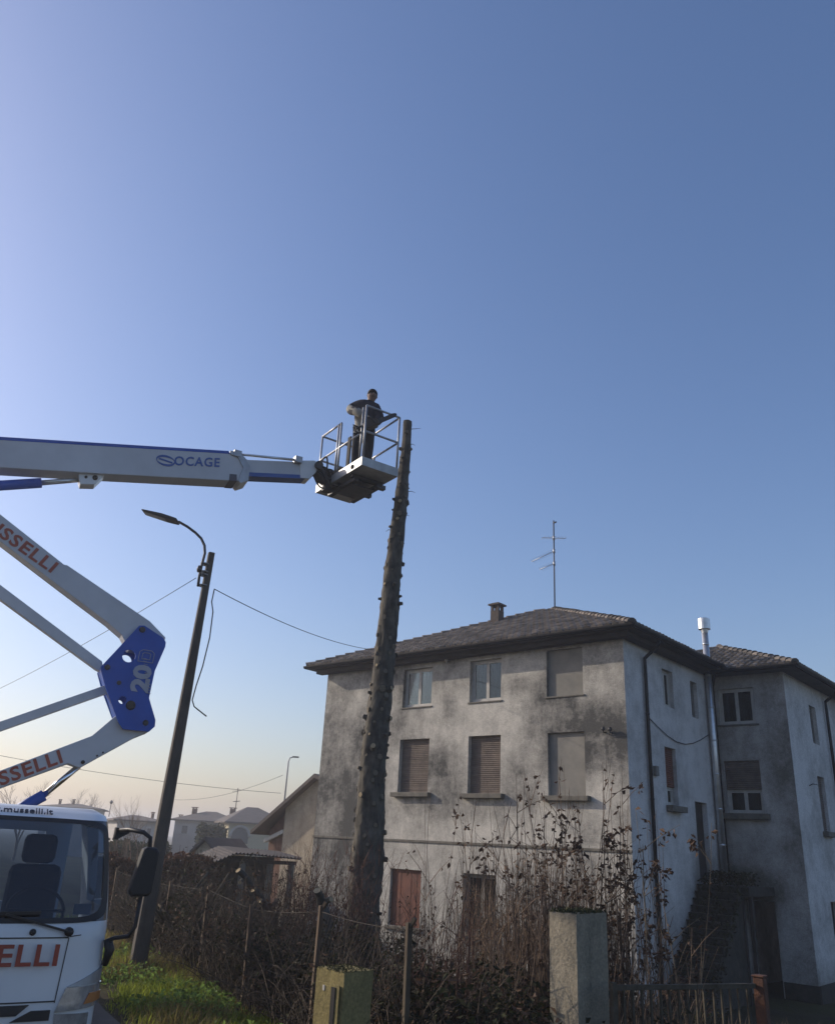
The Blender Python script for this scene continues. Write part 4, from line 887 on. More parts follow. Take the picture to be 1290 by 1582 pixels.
# ------------------------------------------------------------------ utility pole with street lamp, cables
PB = Vector((-3.79, 13.966, gz(-3.79, 13.966))); PT = Vector((-3.607, 13.966, 6.63))
pole = thing('utility_pole', 'dark tapered concrete pole leaning slightly on the grass verge', 'pole', PB)
d = PT - PB; m = MB(); NP = 14; vs = []
for i in range(NP):
    t = i / (NP - 1); c_ = d * t; hw = .115 * (1 - t) + .052 * t; ch_ = hw * .3
    for (x, y) in ((hw, -hw + ch_), (hw, hw - ch_), (hw - ch_, hw), (-hw + ch_, hw), (-hw, hw - ch_), (-hw, -hw + ch_), (-hw + ch_, -hw), (hw - ch_, -hw)):
        p = Vector((x * RX.x + y * RY.x, x * RX.y + y * RY.y, 0)); vs.append(c_ + p - (Vector((0, 0, .1)) if i == 0 else Vector()))
m.add(vs, [(i*8+j, i*8+(j+1) % 8, (i+1)*8+(j+1) % 8, (i+1)*8+j) for i in range(NP-1) for j in range(8)] + [tuple(range((NP-1)*8, NP*8))]); m.build('shaft', MT['pole_concrete'], pole)
lamp = thing('street_lamp', 'curved arm street lamp with flat dark head clamped to the pole top', 'street lamp', at_y(306, 905, 13.966))
LO = lamp.location.copy()
arm_px = [(306, 906), (308, 890), (312, 872), (316.5, 855), (316, 843), (311, 832), (302, 823), (290, 814), (276, 806)]
m = MB(); m.tube([at_y(x, y, 13.966 - .12) - LO for x, y in arm_px], .024, 10); m.build('arm', MT['dark_steel'], lamp)
a, b = at_y(275, 806, 13.846) - LO, at_y(222, 790, 13.846) - LO; dd = (b - a).normalized(); sd_ = Vector((dd.y, -dd.x, 0)).normalized(); nn = sd_.cross(dd); nn = nn if nn.z > 0 else -nn
Lh = (b - a).length; m = MB(); prof = [(0, -.022), (.08, -.03), (.2, -.035), (Lh, -.022), (Lh, .0), (.3, .03), (.1, .026), (0, .02)]
m.prism(prof, a, dd, nn, sd_, -.13, .13); m.build('lamp_head', MT['dark_steel'], lamp, bevel=.012)
m = MB(); m.prism([(.22, -.042), (Lh - .04, -.03), (Lh - .04, -.026), (.22, -.036)], a, dd, nn, sd_, -.1, .1); m.build('lens', MT['far_window'], lamp)
for py in (872, 884, 889, 905):
    c_ = at_y(318 - (py - 872) * .12, py, 13.966) - LO; e_ = at_y(311 - (py - 872) * .15, py - 1, 13.846) - LO; m = MB()
    m.bar(e_, c_, .03, .035); m.tube([c_ + Vector((.082 * math.cos(t), .082 * math.sin(t), 0)) for t in [i * math.pi / 8 for i in range(17)]], .012, 5); m.build('clamp', MT['zinc'], lamp)
m = MB(); p = at_y(307, 884, 13.8) - LO; m.tube([p, p + Vector((0, 0, .06)), p + Vector((0, 0, .12))], [.03, .045, .02], 8); m.build('insulator', MT['dark_steel'], lamp)
def cable(name, label, a, b, sag, r, wob=0, n_=28, mm='cable'):
    a, b = Vector(a), Vector(b); m = MB(); pts = [Vector((0, 0, 0)) + (b - a) * (i / n_) - Vector((0, 0, sag * 4 * (i / n_) * (1 - i / n_))) + Vector((0, 0, wob * math.sin(i * 2.3))) for i in range(n_ + 1)]
    m.tube(pts, r, 5); o = m.build(name, MT[mm], None); o.location = a; return tag(o, label, 'cable')
pa = at_y(331, 910, 13.966)
cable('service_cable', 'thin cable sagging from the pole lamp to the house eave', pa, on_plane(600, 1006, hworld(0, -.35, 0), HY), .25, .008)
cable('power_line', 'thin wire running from the pole to the upper left sky', at_y(303, 893, 13.9), az_dist(-160, 1120, 48), .5, .006)
lc = [(331, 911), (327, 930), (329, 945), (324, 985), (313, 1030), (303, 1060), (297, 1082), (300, 1092), (310, 1100), (319, 1107)]
m = MB(); lp = [at_y(x, y, 13.85) for x, y in lc]; m.tube([p - lp[0] for p in lp], .011, 5); o = m.build('loose_cable', MT['cable'], None); o.location = lp[0]; tag(o, 'loose end of cable dangling in a curve beside the pole', 'cable')
cable('power_line', 'distant overhead wire crossing the sky low behind the pole', az_dist(-40, 1160, 80), az_dist(434, 1226, 85), .4, .02, n_=20)
cable('power_line', 'distant overhead wire dipping towards the faraway lamp post', az_dist(437, 1198, 72), az_dist(270, 1236, 105), .6, .018, n_=20)

# ------------------------------------------------------------------ roadside wire fence
fence_pts = [(-5.9, 19.1), (-4.85, 17.25), (-3.83, 15.38), (-2.75, 13.42), (-1.86, 11.94), (-.83, 9.95), (.13, 8.1)]
fence = thing('wire_fence', 'rusty wire mesh fence on thin posts overgrown along the grass verge', 'fence', (-2.75, 13.42, 0)); FO = Vector((-2.75, 13.42, 0))
ftop = []
for i, (x, y) in enumerate(fence_pts):
    z = gz(x, y); h = [1.25, 1.25, 1.23, 1.29, 1.18, 1.34, 1.36][i]; lean = Vector((rnd(-.03, .03), rnd(-.02, .02), 0)); m = MB(); b = Vector((x, y, z - .1)) - FO; t = Vector((x, y, z + h)) - FO + lean
    m.bar(b, t, .045, .045, upv=RX); m.bar(t - Vector((0, 0, .06)), t + Vector((.05, -.03, .04)), .03, .03); m.build('post', MT['pale_stem'] if i == 6 else MT['tan_stem'], fence); ftop.append((b, t))
m = MB()
for (b0, t0), (b1, t1) in zip(ftop, ftop[1:]):
    for k in (.5, .96):
        p, q = b0 * (1-k) + t0 * k, b1 * (1-k) + t1 * k; sg_ = rnd(.0, .05); m.tube([p + (q - p) * (j / 6) - Vector((0, 0, sg_ * math.sin(math.pi * j / 6))) for j in range(7)], .004, 4)
tag(m.build('strand', MT['wire'], fence), kind='stuff')
m = MB()   # diamond mesh
for (b0, t0), (b1, t1) in zip(ftop, ftop[1:]):
    L_ = (b1 - b0).length; n_ = int(L_ / .09)
    for j in range(-8, n_):
        for sg_ in (1, -1):
            u0, u1 = j / n_, (j + 9) / n_; k0, k1 = (.08, .95) if sg_ > 0 else (.95, .08)
            if u0 < 0: k0 += (k1 - k0) * (-u0) / (u1 - u0); u0 = 0
            if u1 > 1: k1 -= (k1 - k0) * (u1 - 1) / (u1 - u0); u1 = 1
            P_ = lambda u, k: (b0 + (b1 - b0) * u) * (1 - k) + (t0 + (t1 - t0) * u) * k
            m.tube([P_(u0, k0), P_(u1, k1)], .0022, 3, caps=False)
tag(m.build('wire_mesh', MT['wire'], fence), kind='stuff')

# ------------------------------------------------------------------ gate pillar, iron gate, meter post
K = Vector((1.62, 8.26, 0))
pil = thing('gate_pillar', 'square weathered concrete gate pillar with mossy top', 'pillar', K + Vector((0, 0, gz(K.x, K.y) - .1)), HRZ)
def rough_box(mb, x0, x1, y0, y1, z0, z1, nz=14, nx=5, amp=.008, mi=0):
    def off(p): return Vector(p) + Vector((mnoise.noise(Vector(p) * 5), mnoise.noise(Vector(p) * 5 + Vector((9, 0, 0))), mnoise.noise(Vector(p) * 5 + Vector((0, 9, 0))))) * amp
    def face(f): mb.grid([[off(f(i / nx, j / nz)) for i in range(nx + 1)] for j in range(nz + 1)], mi)
    face(lambda u, v: (x0 + (x1 - x0) * u, y0, z0 + (z1 - z0) * v)); face(lambda u, v: (x1, y0 + (y1 - y0) * u, z0 + (z1 - z0) * v))
    face(lambda u, v: (x1 + (x0 - x1) * u, y1, z0 + (z1 - z0) * v)); face(lambda u, v: (x0, y1 + (y0 - y1) * u, z0 + (z1 - z0) * v)); face(lambda u, v: (x0 + (x1 - x0) * u, y0 + (y1 - y0) * v, z1))
pz = gz(K.x, K.y) - .1
m = MB(); rough_box(m, -.28, 0, 0, .56, 0, 1.5 - pz); m.build('shaft', MT['pillar_concrete'], pil)
m = MB()
for k in range(700):
    x, y = rnd(-.29, .01), rnd(-.01, .57); h = rnd(.006, .035) * (1.6 if rnd(0, 1) < .15 else 1); a = rnd(0, 6.28); dx, dy = math.cos(a) * .012, math.sin(a) * .012
    z = 1.5 - pz - .004; m.add([(x - dx, y - dy, z), (x + dx, y + dy, z), (x + rnd(-.01, .01), y + rnd(-.01, .01), z + h)], [(0, 1, 2)])
tag(m.build('moss', MT['moss'], pil), kind='stuff')
ga, gb = Vector((1.93, 8.24, 0)), Vector((3.40, 8.83, 0)); gd = (gb - ga).normalized(); gl = (gb - ga).length; gzz = -.35
gate = thing('iron_gate', 'low rusty iron garden gate of upright bars beside the pillar', 'gate', ga + Vector((0, 0, gzz)), math.atan2(gd.y, gd.x)); top = .95 - gzz
m = MB(); m.bar((0, 0, top - .02), (gl, 0, top - .02), .035, .04); m.build('top_rail', MT['gate_iron'], gate)
m = MB(); m.bar((0, 0, .15), (gl, 0, .15), .035, .04); m.build('bottom_rail', MT['gate_iron'], gate)
nb = 15
for k in range(nb):
    x = .1 + (gl - .2) * k / (nb - 1); m = MB(); m.bar((x, 0, .17), (x + rnd(-.01, .01), 0, top - .04), .018, .018); m.build('bar', MT['gate_iron'], gate)
m = MB(); m.bar((0, 0, 0), (0, 0, top + .02), .05, .05, upv=(1, 0, 0)); m.build('stile', MT['gate_iron'], gate)
gp = MB(); gp.box(-.05, .05, -.05, .05, 0, 1.0 + .45); gp.box(-.06, .06, -.06, .06, 1.452, 1.47); o = gp.build('gate_post', MT['rust'], None, bevel=.008); o.location = gb + gd * .07 + Vector((0, 0, -.45)); o.rotation_euler = (0, 0, HRZ); tag(o, 'rusty square iron post closing the right end of the gate', 'post')
KB = Vector((-.40, 7.77, 0)); bz = gz(KB.x, KB.y) - .05
mp = thing('meter_post', 'short mossy yellow-green concrete utility post in front of the fence', 'utility box', KB + Vector((0, 0, bz)), R(-46))
hB = 1.0 - bz
m = MB(); rough_box(m, -.36, 0, 0, .32, 0, hB, 10, 5, .006); m.build('shaft', MT['mossy_concrete'], mp)
m = MB(); m.box(-.33, -.03, -.018, -.009, .05, hB - .10); m.build('door', MT['mossy_concrete'], mp, bevel=.006)
m = MB(); m.box(-.125, -.075, -.026, -.019, .1, hB - .12); m.build('slot', MT['black_plastic'], mp)
m = MB(); m.box(-.24, -.215, -.024, -.019, hB - .16, hB - .12); m.build('badge', MT['frame_white'], mp)
m = MB()
for k in range(500):
    x, y = rnd(-.37, .01), rnd(-.01, .33); a = rnd(0, 6.28); z = hB - .004; dx, dy = math.cos(a) * .01, math.sin(a) * .01; m.add([(x - dx, y - dy, z), (x + dx, y + dy, z), (x, y, z + rnd(.005, .02))], [(0, 1, 2)])
tag(m.build('moss', MT['moss'], mp), kind='stuff')

# ------------------------------------------------------------------ plants
def blade(mb, p, h, w_, lean, a, mi=0):
    d = Vector((math.cos(a), math.sin(a), 0)); s_ = Vector((-d.y, d.x, 0)) * w_ / 2; p = Vector(p); t = rnd(0, 1)
    mb.add([p - s_, p + s_, p + d * lean * .4 + s_ * .8 + Vector((0, 0, h * .6)), p + d * lean * .4 - s_ * .8 + Vector((0, 0, h * .6)), p + d * lean + Vector((0, 0, h))], [(0, 1, 2, 3), (3, 2, 4)], mi, tint=t)
def leaf(mb, p, L_, w_, nrm=None, mi=0):
    d = Vector((rnd(-1, 1), rnd(-1, 1), rnd(-1, .6))).normalized(); n_ = d.cross(Vector((rnd(-1, 1), rnd(-1, 1), rnd(-1, 1)))).normalized(); p = Vector(p); s_ = n_ * w_ / 2; c_ = d.cross(n_) * w_ * .3; t = rnd(0, 1)
    mb.add([p, p + d * L_ * .5 + s_ + c_, p + d * L_, p + d * L_ * .5 - s_ + c_, p + d * L_ * .5], [(0, 1, 4), (1, 2, 4), (2, 3, 4), (3, 0, 4)], mi, tint=t)
# green verge
m = MB(); rs = random.Random(11)
for k in range(26000):
    q = rs.uniform(2.0, 3.75); s = rs.uniform(-1.5, 16) if k % 3 else rs.uniform(3, 11); p = road_pt(q, s); n_ = mnoise.noise(Vector((p.x * .9, p.y * .9, 0))) + .25 * mnoise.noise(Vector((p.x * 4, p.y * 4, 3)))
    edge = min(1, (q - 2.0) / .3)
    if n_ < -.28 or rs.random() > edge + .15: continue
    z = gz(p.x, p.y); h = rs.uniform(.05, .16) * (1 + max(0, n_) * 1.6) * (.6 + .4 * edge); dry = 1 if mnoise.noise(Vector((p.x * .7 + 5, p.y * .7, 1))) + (q - 2.9) * .35 + rs.uniform(-.25, .25) > .12 else 0
    blade(m, (p.x, p.y, z - .01), h * (1.2 if dry else 1), rs.uniform(.008, .016), h * rs.uniform(.3, 1.1), rs.uniform(0, 6.28), dry)
tag(m.build('verge_grass', [MT['grass'], MT['dry_grass']], None, tint=True), 'green and straw coloured grass on the verge beside the road', 'grass', kind='stuff')
m = MB()
for k in range(5200):
    q = rs.uniform(2.05, 3.4); s = rs.uniform(1, 11); p = road_pt(q, s); n_ = mnoise.noise(Vector((p.x * 1.1 + 9, p.y * 1.1, 0)))
    if n_ < .0: continue
    leaf(m, (p.x, p.y, gz(p.x, p.y) + rs.uniform(.02, .16) * (1 + n_)), rs.uniform(.04, .09), rs.uniform(.025, .05))
tag(m.build('verge_weeds', MT['weed_leaf'], None, tint=True), 'low leafy green weeds spreading at the foot of the pole', 'weeds', kind='stuff')
m = MB()
for k in range(5000):
    x, y = rs.uniform(-4, 9), rs.uniform(7, 21); q, s = qs(x, y)
    if q < 3.7: continue
    h = rs.uniform(.1, .45); blade(m, (x, y, gz(x, y) - .03), h, rs.uniform(.012, .02), h * rs.uniform(.3, 1), rs.uniform(0, 6.28), 0 if rs.random() < .35 else 1)
tag(m.build('yard_grass', [MT['dark_leaf'], MT['stem']], None, tint=True), 'rough dead grass in the yard behind the fence', 'grass', kind='stuff')

def stem_pts(p, h, lean, wob=.06, n_=7, curl=0):
    p = Vector(p); a = rnd(0, 6.28); d = Vector((math.cos(a), math.sin(a), 0)); e = Vector((-d.y, d.x, 0)); ph = rnd(0, 6); out = []
    for i in range(n_):
        t = i / (n_ - 1); out.append(p + d * lean * t ** 1.6 + e * wob * math.sin(ph + t * 4) * t + Vector((0, 0, h * (t - curl * t ** 3))))
    return out
# thicket of brambles swallowing the fence
m = MB()
def fence_at(t):
    t = max(0, min(.9999, t)) * (len(fence_pts) - 1); i = int(t); k = t - i; a, b = fence_pts[i], fence_pts[i+1]; return Vector((a[0] + (b[0] - a[0]) * k, a[1] + (b[1] - a[1]) * k, 0))
for k in range(2600):
    b = fence_at(rnd(0, 1)) + RX * (abs(random.gauss(0, .9)) - .12); b.z = gz(b.x, b.y) - .05
    h = rnd(.5, 1.35); m.tube(stem_pts(b, h, rnd(.1, .9), rnd(.05, .25), 7, rnd(0, .55)), [.007, .006, .006, .005, .005, .004, .002], 3, caps=False)
for k in range(900):
    b = fence_at(rnd(.75, 1)) + RX * rnd(.1, 2.6) - RY * rnd(-.4, 1.2); b.z = gz(b.x, b.y) - .05
    h = rnd(.5, 1.3); m.tube(stem_pts(b, h, rnd(.1, .7), rnd(.05, .2), 6, rnd(0, .5)), [.007, .006, .006, .005, .004, .002], 3, caps=False)
tag(m.build('bramble_thicket', MT['dark_stem'], None, tint=True), 'dark tangle of bramble canes smothering the wire fence', 'brambles', kind='stuff')
m = MB()
for k in range(26000):
    b = (fence_at(rnd(0, 1)) + RX * (abs(random.gauss(0, .75)) - .06)) if k % 3 else (fence_at(rnd(.7, 1)) + RX * rnd(.1, 2.4) - RY * rnd(-.4, 1.2))
    n_ = mnoise.noise(Vector((b.x * 1.3, b.y * 1.3, 4))); top_ = .85 + .55 * n_
    z = gz(b.x, b.y) + top_ * random.random() ** .8; leaf(m, (b.x, b.y, z), rnd(.05, .1), rnd(.03, .06), mi=0 if rnd(0, 1) < .75 else 1)
tag(m.build('bramble_leaves', [MT['dark_leaf'], MT['dead_leaf']], None, tint=True), 'dull dark leaves clinging to the brambles on the fence', 'leaves', kind='stuff')

def bush(name, label, cat, base, nst, hmin, hmax, spread, mm, leaves=0, leafm='dead_leaf', r0=.011, lean=.5, side=3, group=None, leaf_lo=.6, lsize=.07):
    base = Vector(base); base.z = gz(base.x, base.y); o = thing(name, label, cat, base, 0, group); m = MB(); tips = []
    for k in range(nst):
        a, rr = rnd(0, 6.28), spread * math.sqrt(random.random()); p = Vector((rr * math.cos(a), rr * math.sin(a), -.05)); h = rnd(hmin, hmax); pts = stem_pts(p, h, rnd(0, lean), rnd(.02, .12), 8)
        rr_ = r0 * rnd(.6, 1.2); m.tube(pts, [rr_ * (1 - .8 * i / 7) for i in range(8)], 4, caps=False); tips.append(pts)
        for q in range(side):
            i = random.randint(3, 6); t = pts[i]; dv = Vector((rnd(-1, 1), rnd(-1, 1), rnd(.4, 1.4))).normalized() * rnd(.15, .5); m.tube([t, t + dv * .5 + Vector((0, 0, .02)), t + dv], [rr_ * .45, rr_ * .35, rr_ * .15], 3, caps=False); tips.append([t, t + dv * .5, t + dv])
    tag(m.build('stems', MT[mm], o, tint=True), kind='stuff')
    if leaves:
        m = MB()
        for k in range(leaves):
            pts = random.choice(tips); u = rnd(leaf_lo, 1) * (len(pts) - 1.001); i = int(u); p = pts[i] + (pts[i+1] - pts[i]) * (u - i)
            for j in range(random.choice((1, 1, 2, 3))): leaf(m, p + Vector((rnd(-.03, .03), rnd(-.03, .03), rnd(-.04, .02))), rnd(.6, 1.25) * lsize, rnd(.35, .75) * lsize)
        tag(m.build('dead_leaves', MT[leafm], o, tint=True), kind='stuff')
    return o
def gpt(px, dist): p = az_dist(px, 1420, dist); return Vector((p.x, p.y, 0))
bush('tall_shrub', 'tall sparse shrub with withered leaf clusters before the middle shuttered windows', 'shrub', gpt(715, 10.6), 15, 2.0, 3.0, .5, 'stem', 75, lean=.45)
bush('tall_shrub', 'straggly shrub with blackened leaves in front of the walled-up lower window', 'shrub', gpt(800, 11.0), 26, 2.2, 3.3, .55, 'stem', 130, lean=.5)
bush('tall_shrub', 'dense tall shrub with many brown leaves rising behind the gate pillar', 'shrub', gpt(895, 10.2), 40, 2.2, 3.5, .55, 'stem', 420, lean=.5)
bush('tall_shrub', 'leafy brown shrub covering the corner of the house', 'shrub', gpt(968, 10.4), 30, 1.9, 3.2, .45, 'stem', 420, lean=.5)
bush('tall_shrub', 'shrub with curled tan leaves reaching past the downpipe', 'shrub', gpt(1035, 9.8), 12, 1.6, 3.1, .3, 'pale_stem', 170, lean=.55)
bush('reed_clump', 'thick clump of straight brown canes left of the gate pillar', 'canes', gpt(775, 10.0), 95, 1.3, 2.2, .62, 'stem', 0, r0=.009, lean=.3, side=1)
bush('reed_clump', 'clump of reddish canes behind the fence end', 'canes', gpt(690, 9.0), 70, .9, 1.9, .5, 'red_stem', 0, r0=.009, lean=.3, side=1)
bush('reed_clump', 'thicket of fine pale canes over the low dark bush by the house wall', 'canes', gpt(870, 11.5), 120, 1.7, 2.6, .8, 'pale_stem', 60, r0=.008, lean=.5, side=3)
bush('reed_clump', 'dense stand of tan canes filling the space behind the pillar top', 'canes', gpt(905, 11.0), 150, 1.5, 2.5, .75, 'tan_stem', 60, r0=.009, lean=.4, side=3)
bush('reed_clump', 'tall tan canes between the dark window and the pillar', 'canes', gpt(820, 10.4), 110, 1.4, 2.5, .6, 'tan_stem', 20, r0=.009, lean=.35, side=2)
bush('reed_clump', 'sparse thorny canes rising behind the iron gate', 'canes', gpt(990, 9.3), 34, .8, 1.9, .45, 'stem', 25, r0=.008, lean=.7, side=3)
bush('twiggy_bush', 'reddish twiggy bush at the left foot of the bare trunk', 'bush', gpt(505, 13.6), 150, 1.3, 2.35, .75, 'red_stem', 120, r0=.008, lean=.7, side=4, lsize=.05)
bush('twiggy_bush', 'dark twiggy bush at the right foot of the bare trunk', 'bush', gpt(612, 13.2), 90, .9, 1.9, .7, 'dark_stem', 160, r0=.008, lean=.7, side=4, lsize=.06)
bush('twiggy_bush', 'low dark bush heaped against the house front by the right hand windows', 'bush', hworld(-2.4, -1.6, 0), 170, 1.7, 2.75, 1.2, 'dark_stem', 500, r0=.009, lean=.8, side=4, lsize=.10, leaf_lo=.3)
bush('twiggy_bush', 'brown bush growing between the shed and the bare trunk', 'bush', gpt(455, 15.5), 110, 1.0, 2.0, .8, 'dark_stem', 120, r0=.008, lean=.6, side=4)
bush('twiggy_bush', 'dark tangled bush behind the fence below the corrugated shed', 'bush', gpt(400, 13.2), 110, .9, 1.7, .8, 'dark_stem', 200, r0=.008, lean=.6, side=4)
bush('twiggy_bush', 'dark bush behind the fence just right of the pole', 'bush', gpt(285, 16.5), 100, .9, 1.7, .8, 'dark_stem', 260, 'dark_leaf', r0=.008, lean=.6, side=4)
# overgrown stair foot
m = MB()
for k in range(2600):
    y = rnd(-.6, 5.0); x = rnd(.1, 1.3) if y > 1.1 else rnd(-.4, 1.8); z = YARD + max(0, (y - 1.2)) * 1.0; z = min(z, 1.45)
    p = hworld(x, y, z); leaf(m, p + Vector((0, 0, rnd(0, .3))), rnd(.06, .14), rnd(.04, .09))
tag(m.build('stair_ivy', MT['dark_leaf'], None, tint=True), 'dark ivy and dead leaves creeping over the outside stair', 'ivy', kind='stuff')
# pollarded tree with pale cut ends behind the fence
def pollard(name, label, base, trunk_px, dist, stubs_):
    base = Vector(base); base.z = gz(base.x, base.y); o = thing(name, label, 'tree', base); pts = [az_dist(x, y, dist) - base for x, y in trunk_px]; pts.insert(0, Vector((pts[0].x, pts[0].y, -.1)))
    m = MB(); n_ = len(pts); m.tube(pts, [.13 - .06 * i / (n_ - 1) for i in range(n_)], 10); m.build('trunk', MT['bark'], o)
    for (x0, y0, x1, y1, r_) in stubs_:
        a, b = az_dist(x0, y0, dist) - base, az_dist(x1, y1, dist - .2) - base; m = MB(); m.tube([a, (a + b) / 2 + Vector((0, 0, .04)), b], [r_ * 1.3, r_ * 1.05, r_], 8, caps=False)
        d = (b - a).normalized(); u_ = d.orthogonal().normalized(); w2 = d.cross(u_); m.add([b + (u_ * math.cos(t) + w2 * math.sin(t)) * r_ for t in [k * math.pi / 4 for k in range(8)]], [tuple(range(8))], 1); m.build('cut_branch', [MT['bark'], MT['cut_wood']], o)
pollard('pruned_tree', 'hard pruned dark tree with pale cut branch ends before the shed', gpt(415, 14.2), [(418, 1440), (416, 1415)], 14.2, [(416, 1415, 392, 1375, .05), (392, 1377, 368, 1345, .045), (416, 1415, 402, 1392, .04), (380, 1362, 371, 1364, .03), (416, 1418, 428, 1392, .035), (404, 1400, 424, 1405, .03)])
pollard('pruned_tree', 'small pruned stump with one stubby cut arm near the trunk', gpt(500, 12.0), [(503, 1425), (498, 1402)], 12.0, [(498, 1404, 490, 1376, .05), (498, 1404, 512, 1390, .035)])
bs = thing('cut_branch_pile', 'heap of pale split branches leaning on the fence right of the pole', 'branches', gpt(262, 15.9) + Vector((0, 0, gz(*gpt(262, 15.9).xy))))
for k in range(26):
    a = Vector((rnd(-.5, .7), rnd(-.3, .3), rnd(.35, 1.0))); dv = Vector((rnd(-.5, .6), rnd(-.3, .3), rnd(.2, .7))).normalized() * rnd(.25, .6); m = MB(); m.tube([a, a + dv * .5, a + dv], [.03, .026, .02], 6); m.build('branch', MT['pale_stem'] if k % 3 else MT['bark'], bs)

# ------------------------------------------------------------------ neighbouring sheds and houses
def frame_at(px, dist, yaw=None):
    p = az_dist(px, 1300, dist); a = math.atan2(-p.x, p.y) if yaw is None else yaw; return Vector((p.x, p.y, YARD)), a
def zpx(px, py, dist): return az_dist(px, py, dist).z - YARD       # height above the yard of a pixel at that distance
# roofed wood shed with corrugated roof
DS = 24.0; o_, a_ = frame_at(398, DS); shed = thing('wood_shed', 'open timber shed with dark corrugated sheet roof', 'shed', o_, a_ + R(12))
wS = 128 / 1372 * DS / 2; zt_, zf = zpx(398, 1314, DS), zpx(398, 1327, DS)
m = MB(); rows = []; n_ = 70
for (y, z) in ((-.5, zf + .12), (2.4, zf + .22)): rows.append([(-wS + 2 * wS * i / n_, y, z + .03 * math.sin(i * math.pi / 1.5) - .10 * max(0, (i / n_ - .35)) + (-.25 * max(0, .22 - i / n_) * 4)) for i in range(n_ + 1)])
rows2 = [[(p[0], p[1], p[2] - .015) for p in r_] for r_ in rows]; m.grid(rows); m.grid(rows2, flip=True); m.grid([rows[0], rows2[0]]); m.build('corrugated_roof', MT['corrugated'], shed)
m = MB(); m.box(-wS + .2, wS - .1, 2.2, 2.35, 0, zf); m.build('back_wall', MT['dark_wood'], shed)
for x in (-wS + .75, .35, wS - .2): m = MB(); m.box(x - .07, x + .07, -.3, -.16, 0, zf - .12); m.build('post', MT['sill'] if x < 1 else MT['dark_wood'], shed)
m = MB(); m.box(-wS + .1, wS - .1, -.34, -.1, zf - .115, zf - .03); m.build('beam', MT['dark_wood'], shed)
for k in range(9): m = MB(); m.box(.0 + k * .11 - .2, .0 + k * .11 - .11, -.05, -.02, 0, zf * rnd(.5, .62)); m.build('plank', MT['sill'], shed)
m = MB(); m.box(-wS + .72, -wS + 1.1, -.05, .0, zf - .55, zf - .2); m.build('board', MT['pale_stem'], shed)
# ruin with tan gable
DR = 35.0; o_, a_ = frame_at(458, DR); ruin = thing('ruined_barn', 'old tan stuccoed barn gable with exposed brick beside the house', 'barn', o_, a_ + R(-40))
pxm = DR / 1372
x0, x1, xr = -28 * pxm, 34 * pxm, 30 * pxm; zl, zr2 = zpx(430, 1248, DR), zpx(487, 1206, DR)
m = MB(); m.prism([(x0, 0), (x1 + 1.5, 0), (x1 + 1.5, zr2 - .5), (xr, zr2), (x0, zl)], (0, 0, 0), (1, 0, 0), (0, 0, 1), (0, 1, 0), 0, 5.5); m.build('gable', MT['plaster_ruin'], ruin)
xb = -64 * pxm; zb_ = zpx(395, 1281, DR)
m = MB(); m.prism([(xb, 0), (x0 - .002, 0), (x0 - .002, zl), (xb, zb_)], (0, 0, 0), (1, 0, 0), (0, 0, 1), (0, 1, 0), .25, 5.3); bw = m.build('brick_wall', MT['brick'], ruin)
sd_ = (Vector((xr, 0, zr2)) - Vector((xb - .5, 0, zb_ - .2))); sd_n = sd_.normalized()
m = MB(); m.prism([(xb - .5, zb_ - .2), (xr + .1, zr2 + .05), (xr + .1, zr2 + .2), (xb - .5, zb_ - .05)], (0, 0, 0), (1, 0, 0), (0, 0, 1), (0, 1, 0), -.35, 5.9); m.build('roof', MT['far_roof'], ruin)
m = MB(); m.prism([(xr + .101, zr2 + .05), (xr + 2.4, zr2 - .9), (xr + 2.4, zr2 - .75), (xr + .101, zr2 + .2)], (0, 0, 0), (1, 0, 0), (0, 0, 1), (0, 1, 0), -.35, 5.9); m.build('roof', MT['far_roof'], ruin)
m = MB(); m.bar((xb - .1, .1, zpx(397, 1299, DR)), (x0 - .05, .1, zpx(428, 1284, DR)), .12, .14); m.build('gutter', MT['frame_white'], ruin)
# small hut with lit gable
DH = 29.0; o_, a_ = frame_at(318, DH); hut = thing('garden_hut', 'small garden hut with pale gable and grey roof behind the hedge', 'hut', o_, a_ + R(-25))
hw_, ze_, zp_ = 14 * DH / 1372, zpx(318, 1316, DH), zpx(312, 1299, DH)
m = MB(); m.prism([(-hw_, 0), (hw_, 0), (hw_, ze_), (0, zp_), (-hw_, ze_)], (0, 0, 0), (1, 0, 0), (0, 0, 1), (0, 1, 0), 0, 2.6); m.build('wall', MT['plaster_ruin'], hut)
for sg in (-1, 1): m = MB(); m.prism([(sg * .001, zp_ + .02), (sg * (hw_ + .15), ze_ - .08), (sg * (hw_ + .15), ze_ - .0), (sg * .001, zp_ + .1)], (0, 0, 0), (1, 0, 0), (0, 0, 1), (0, 1, 0), -.12, 2.8); m.build('roof', MT['far_roof'], hut)
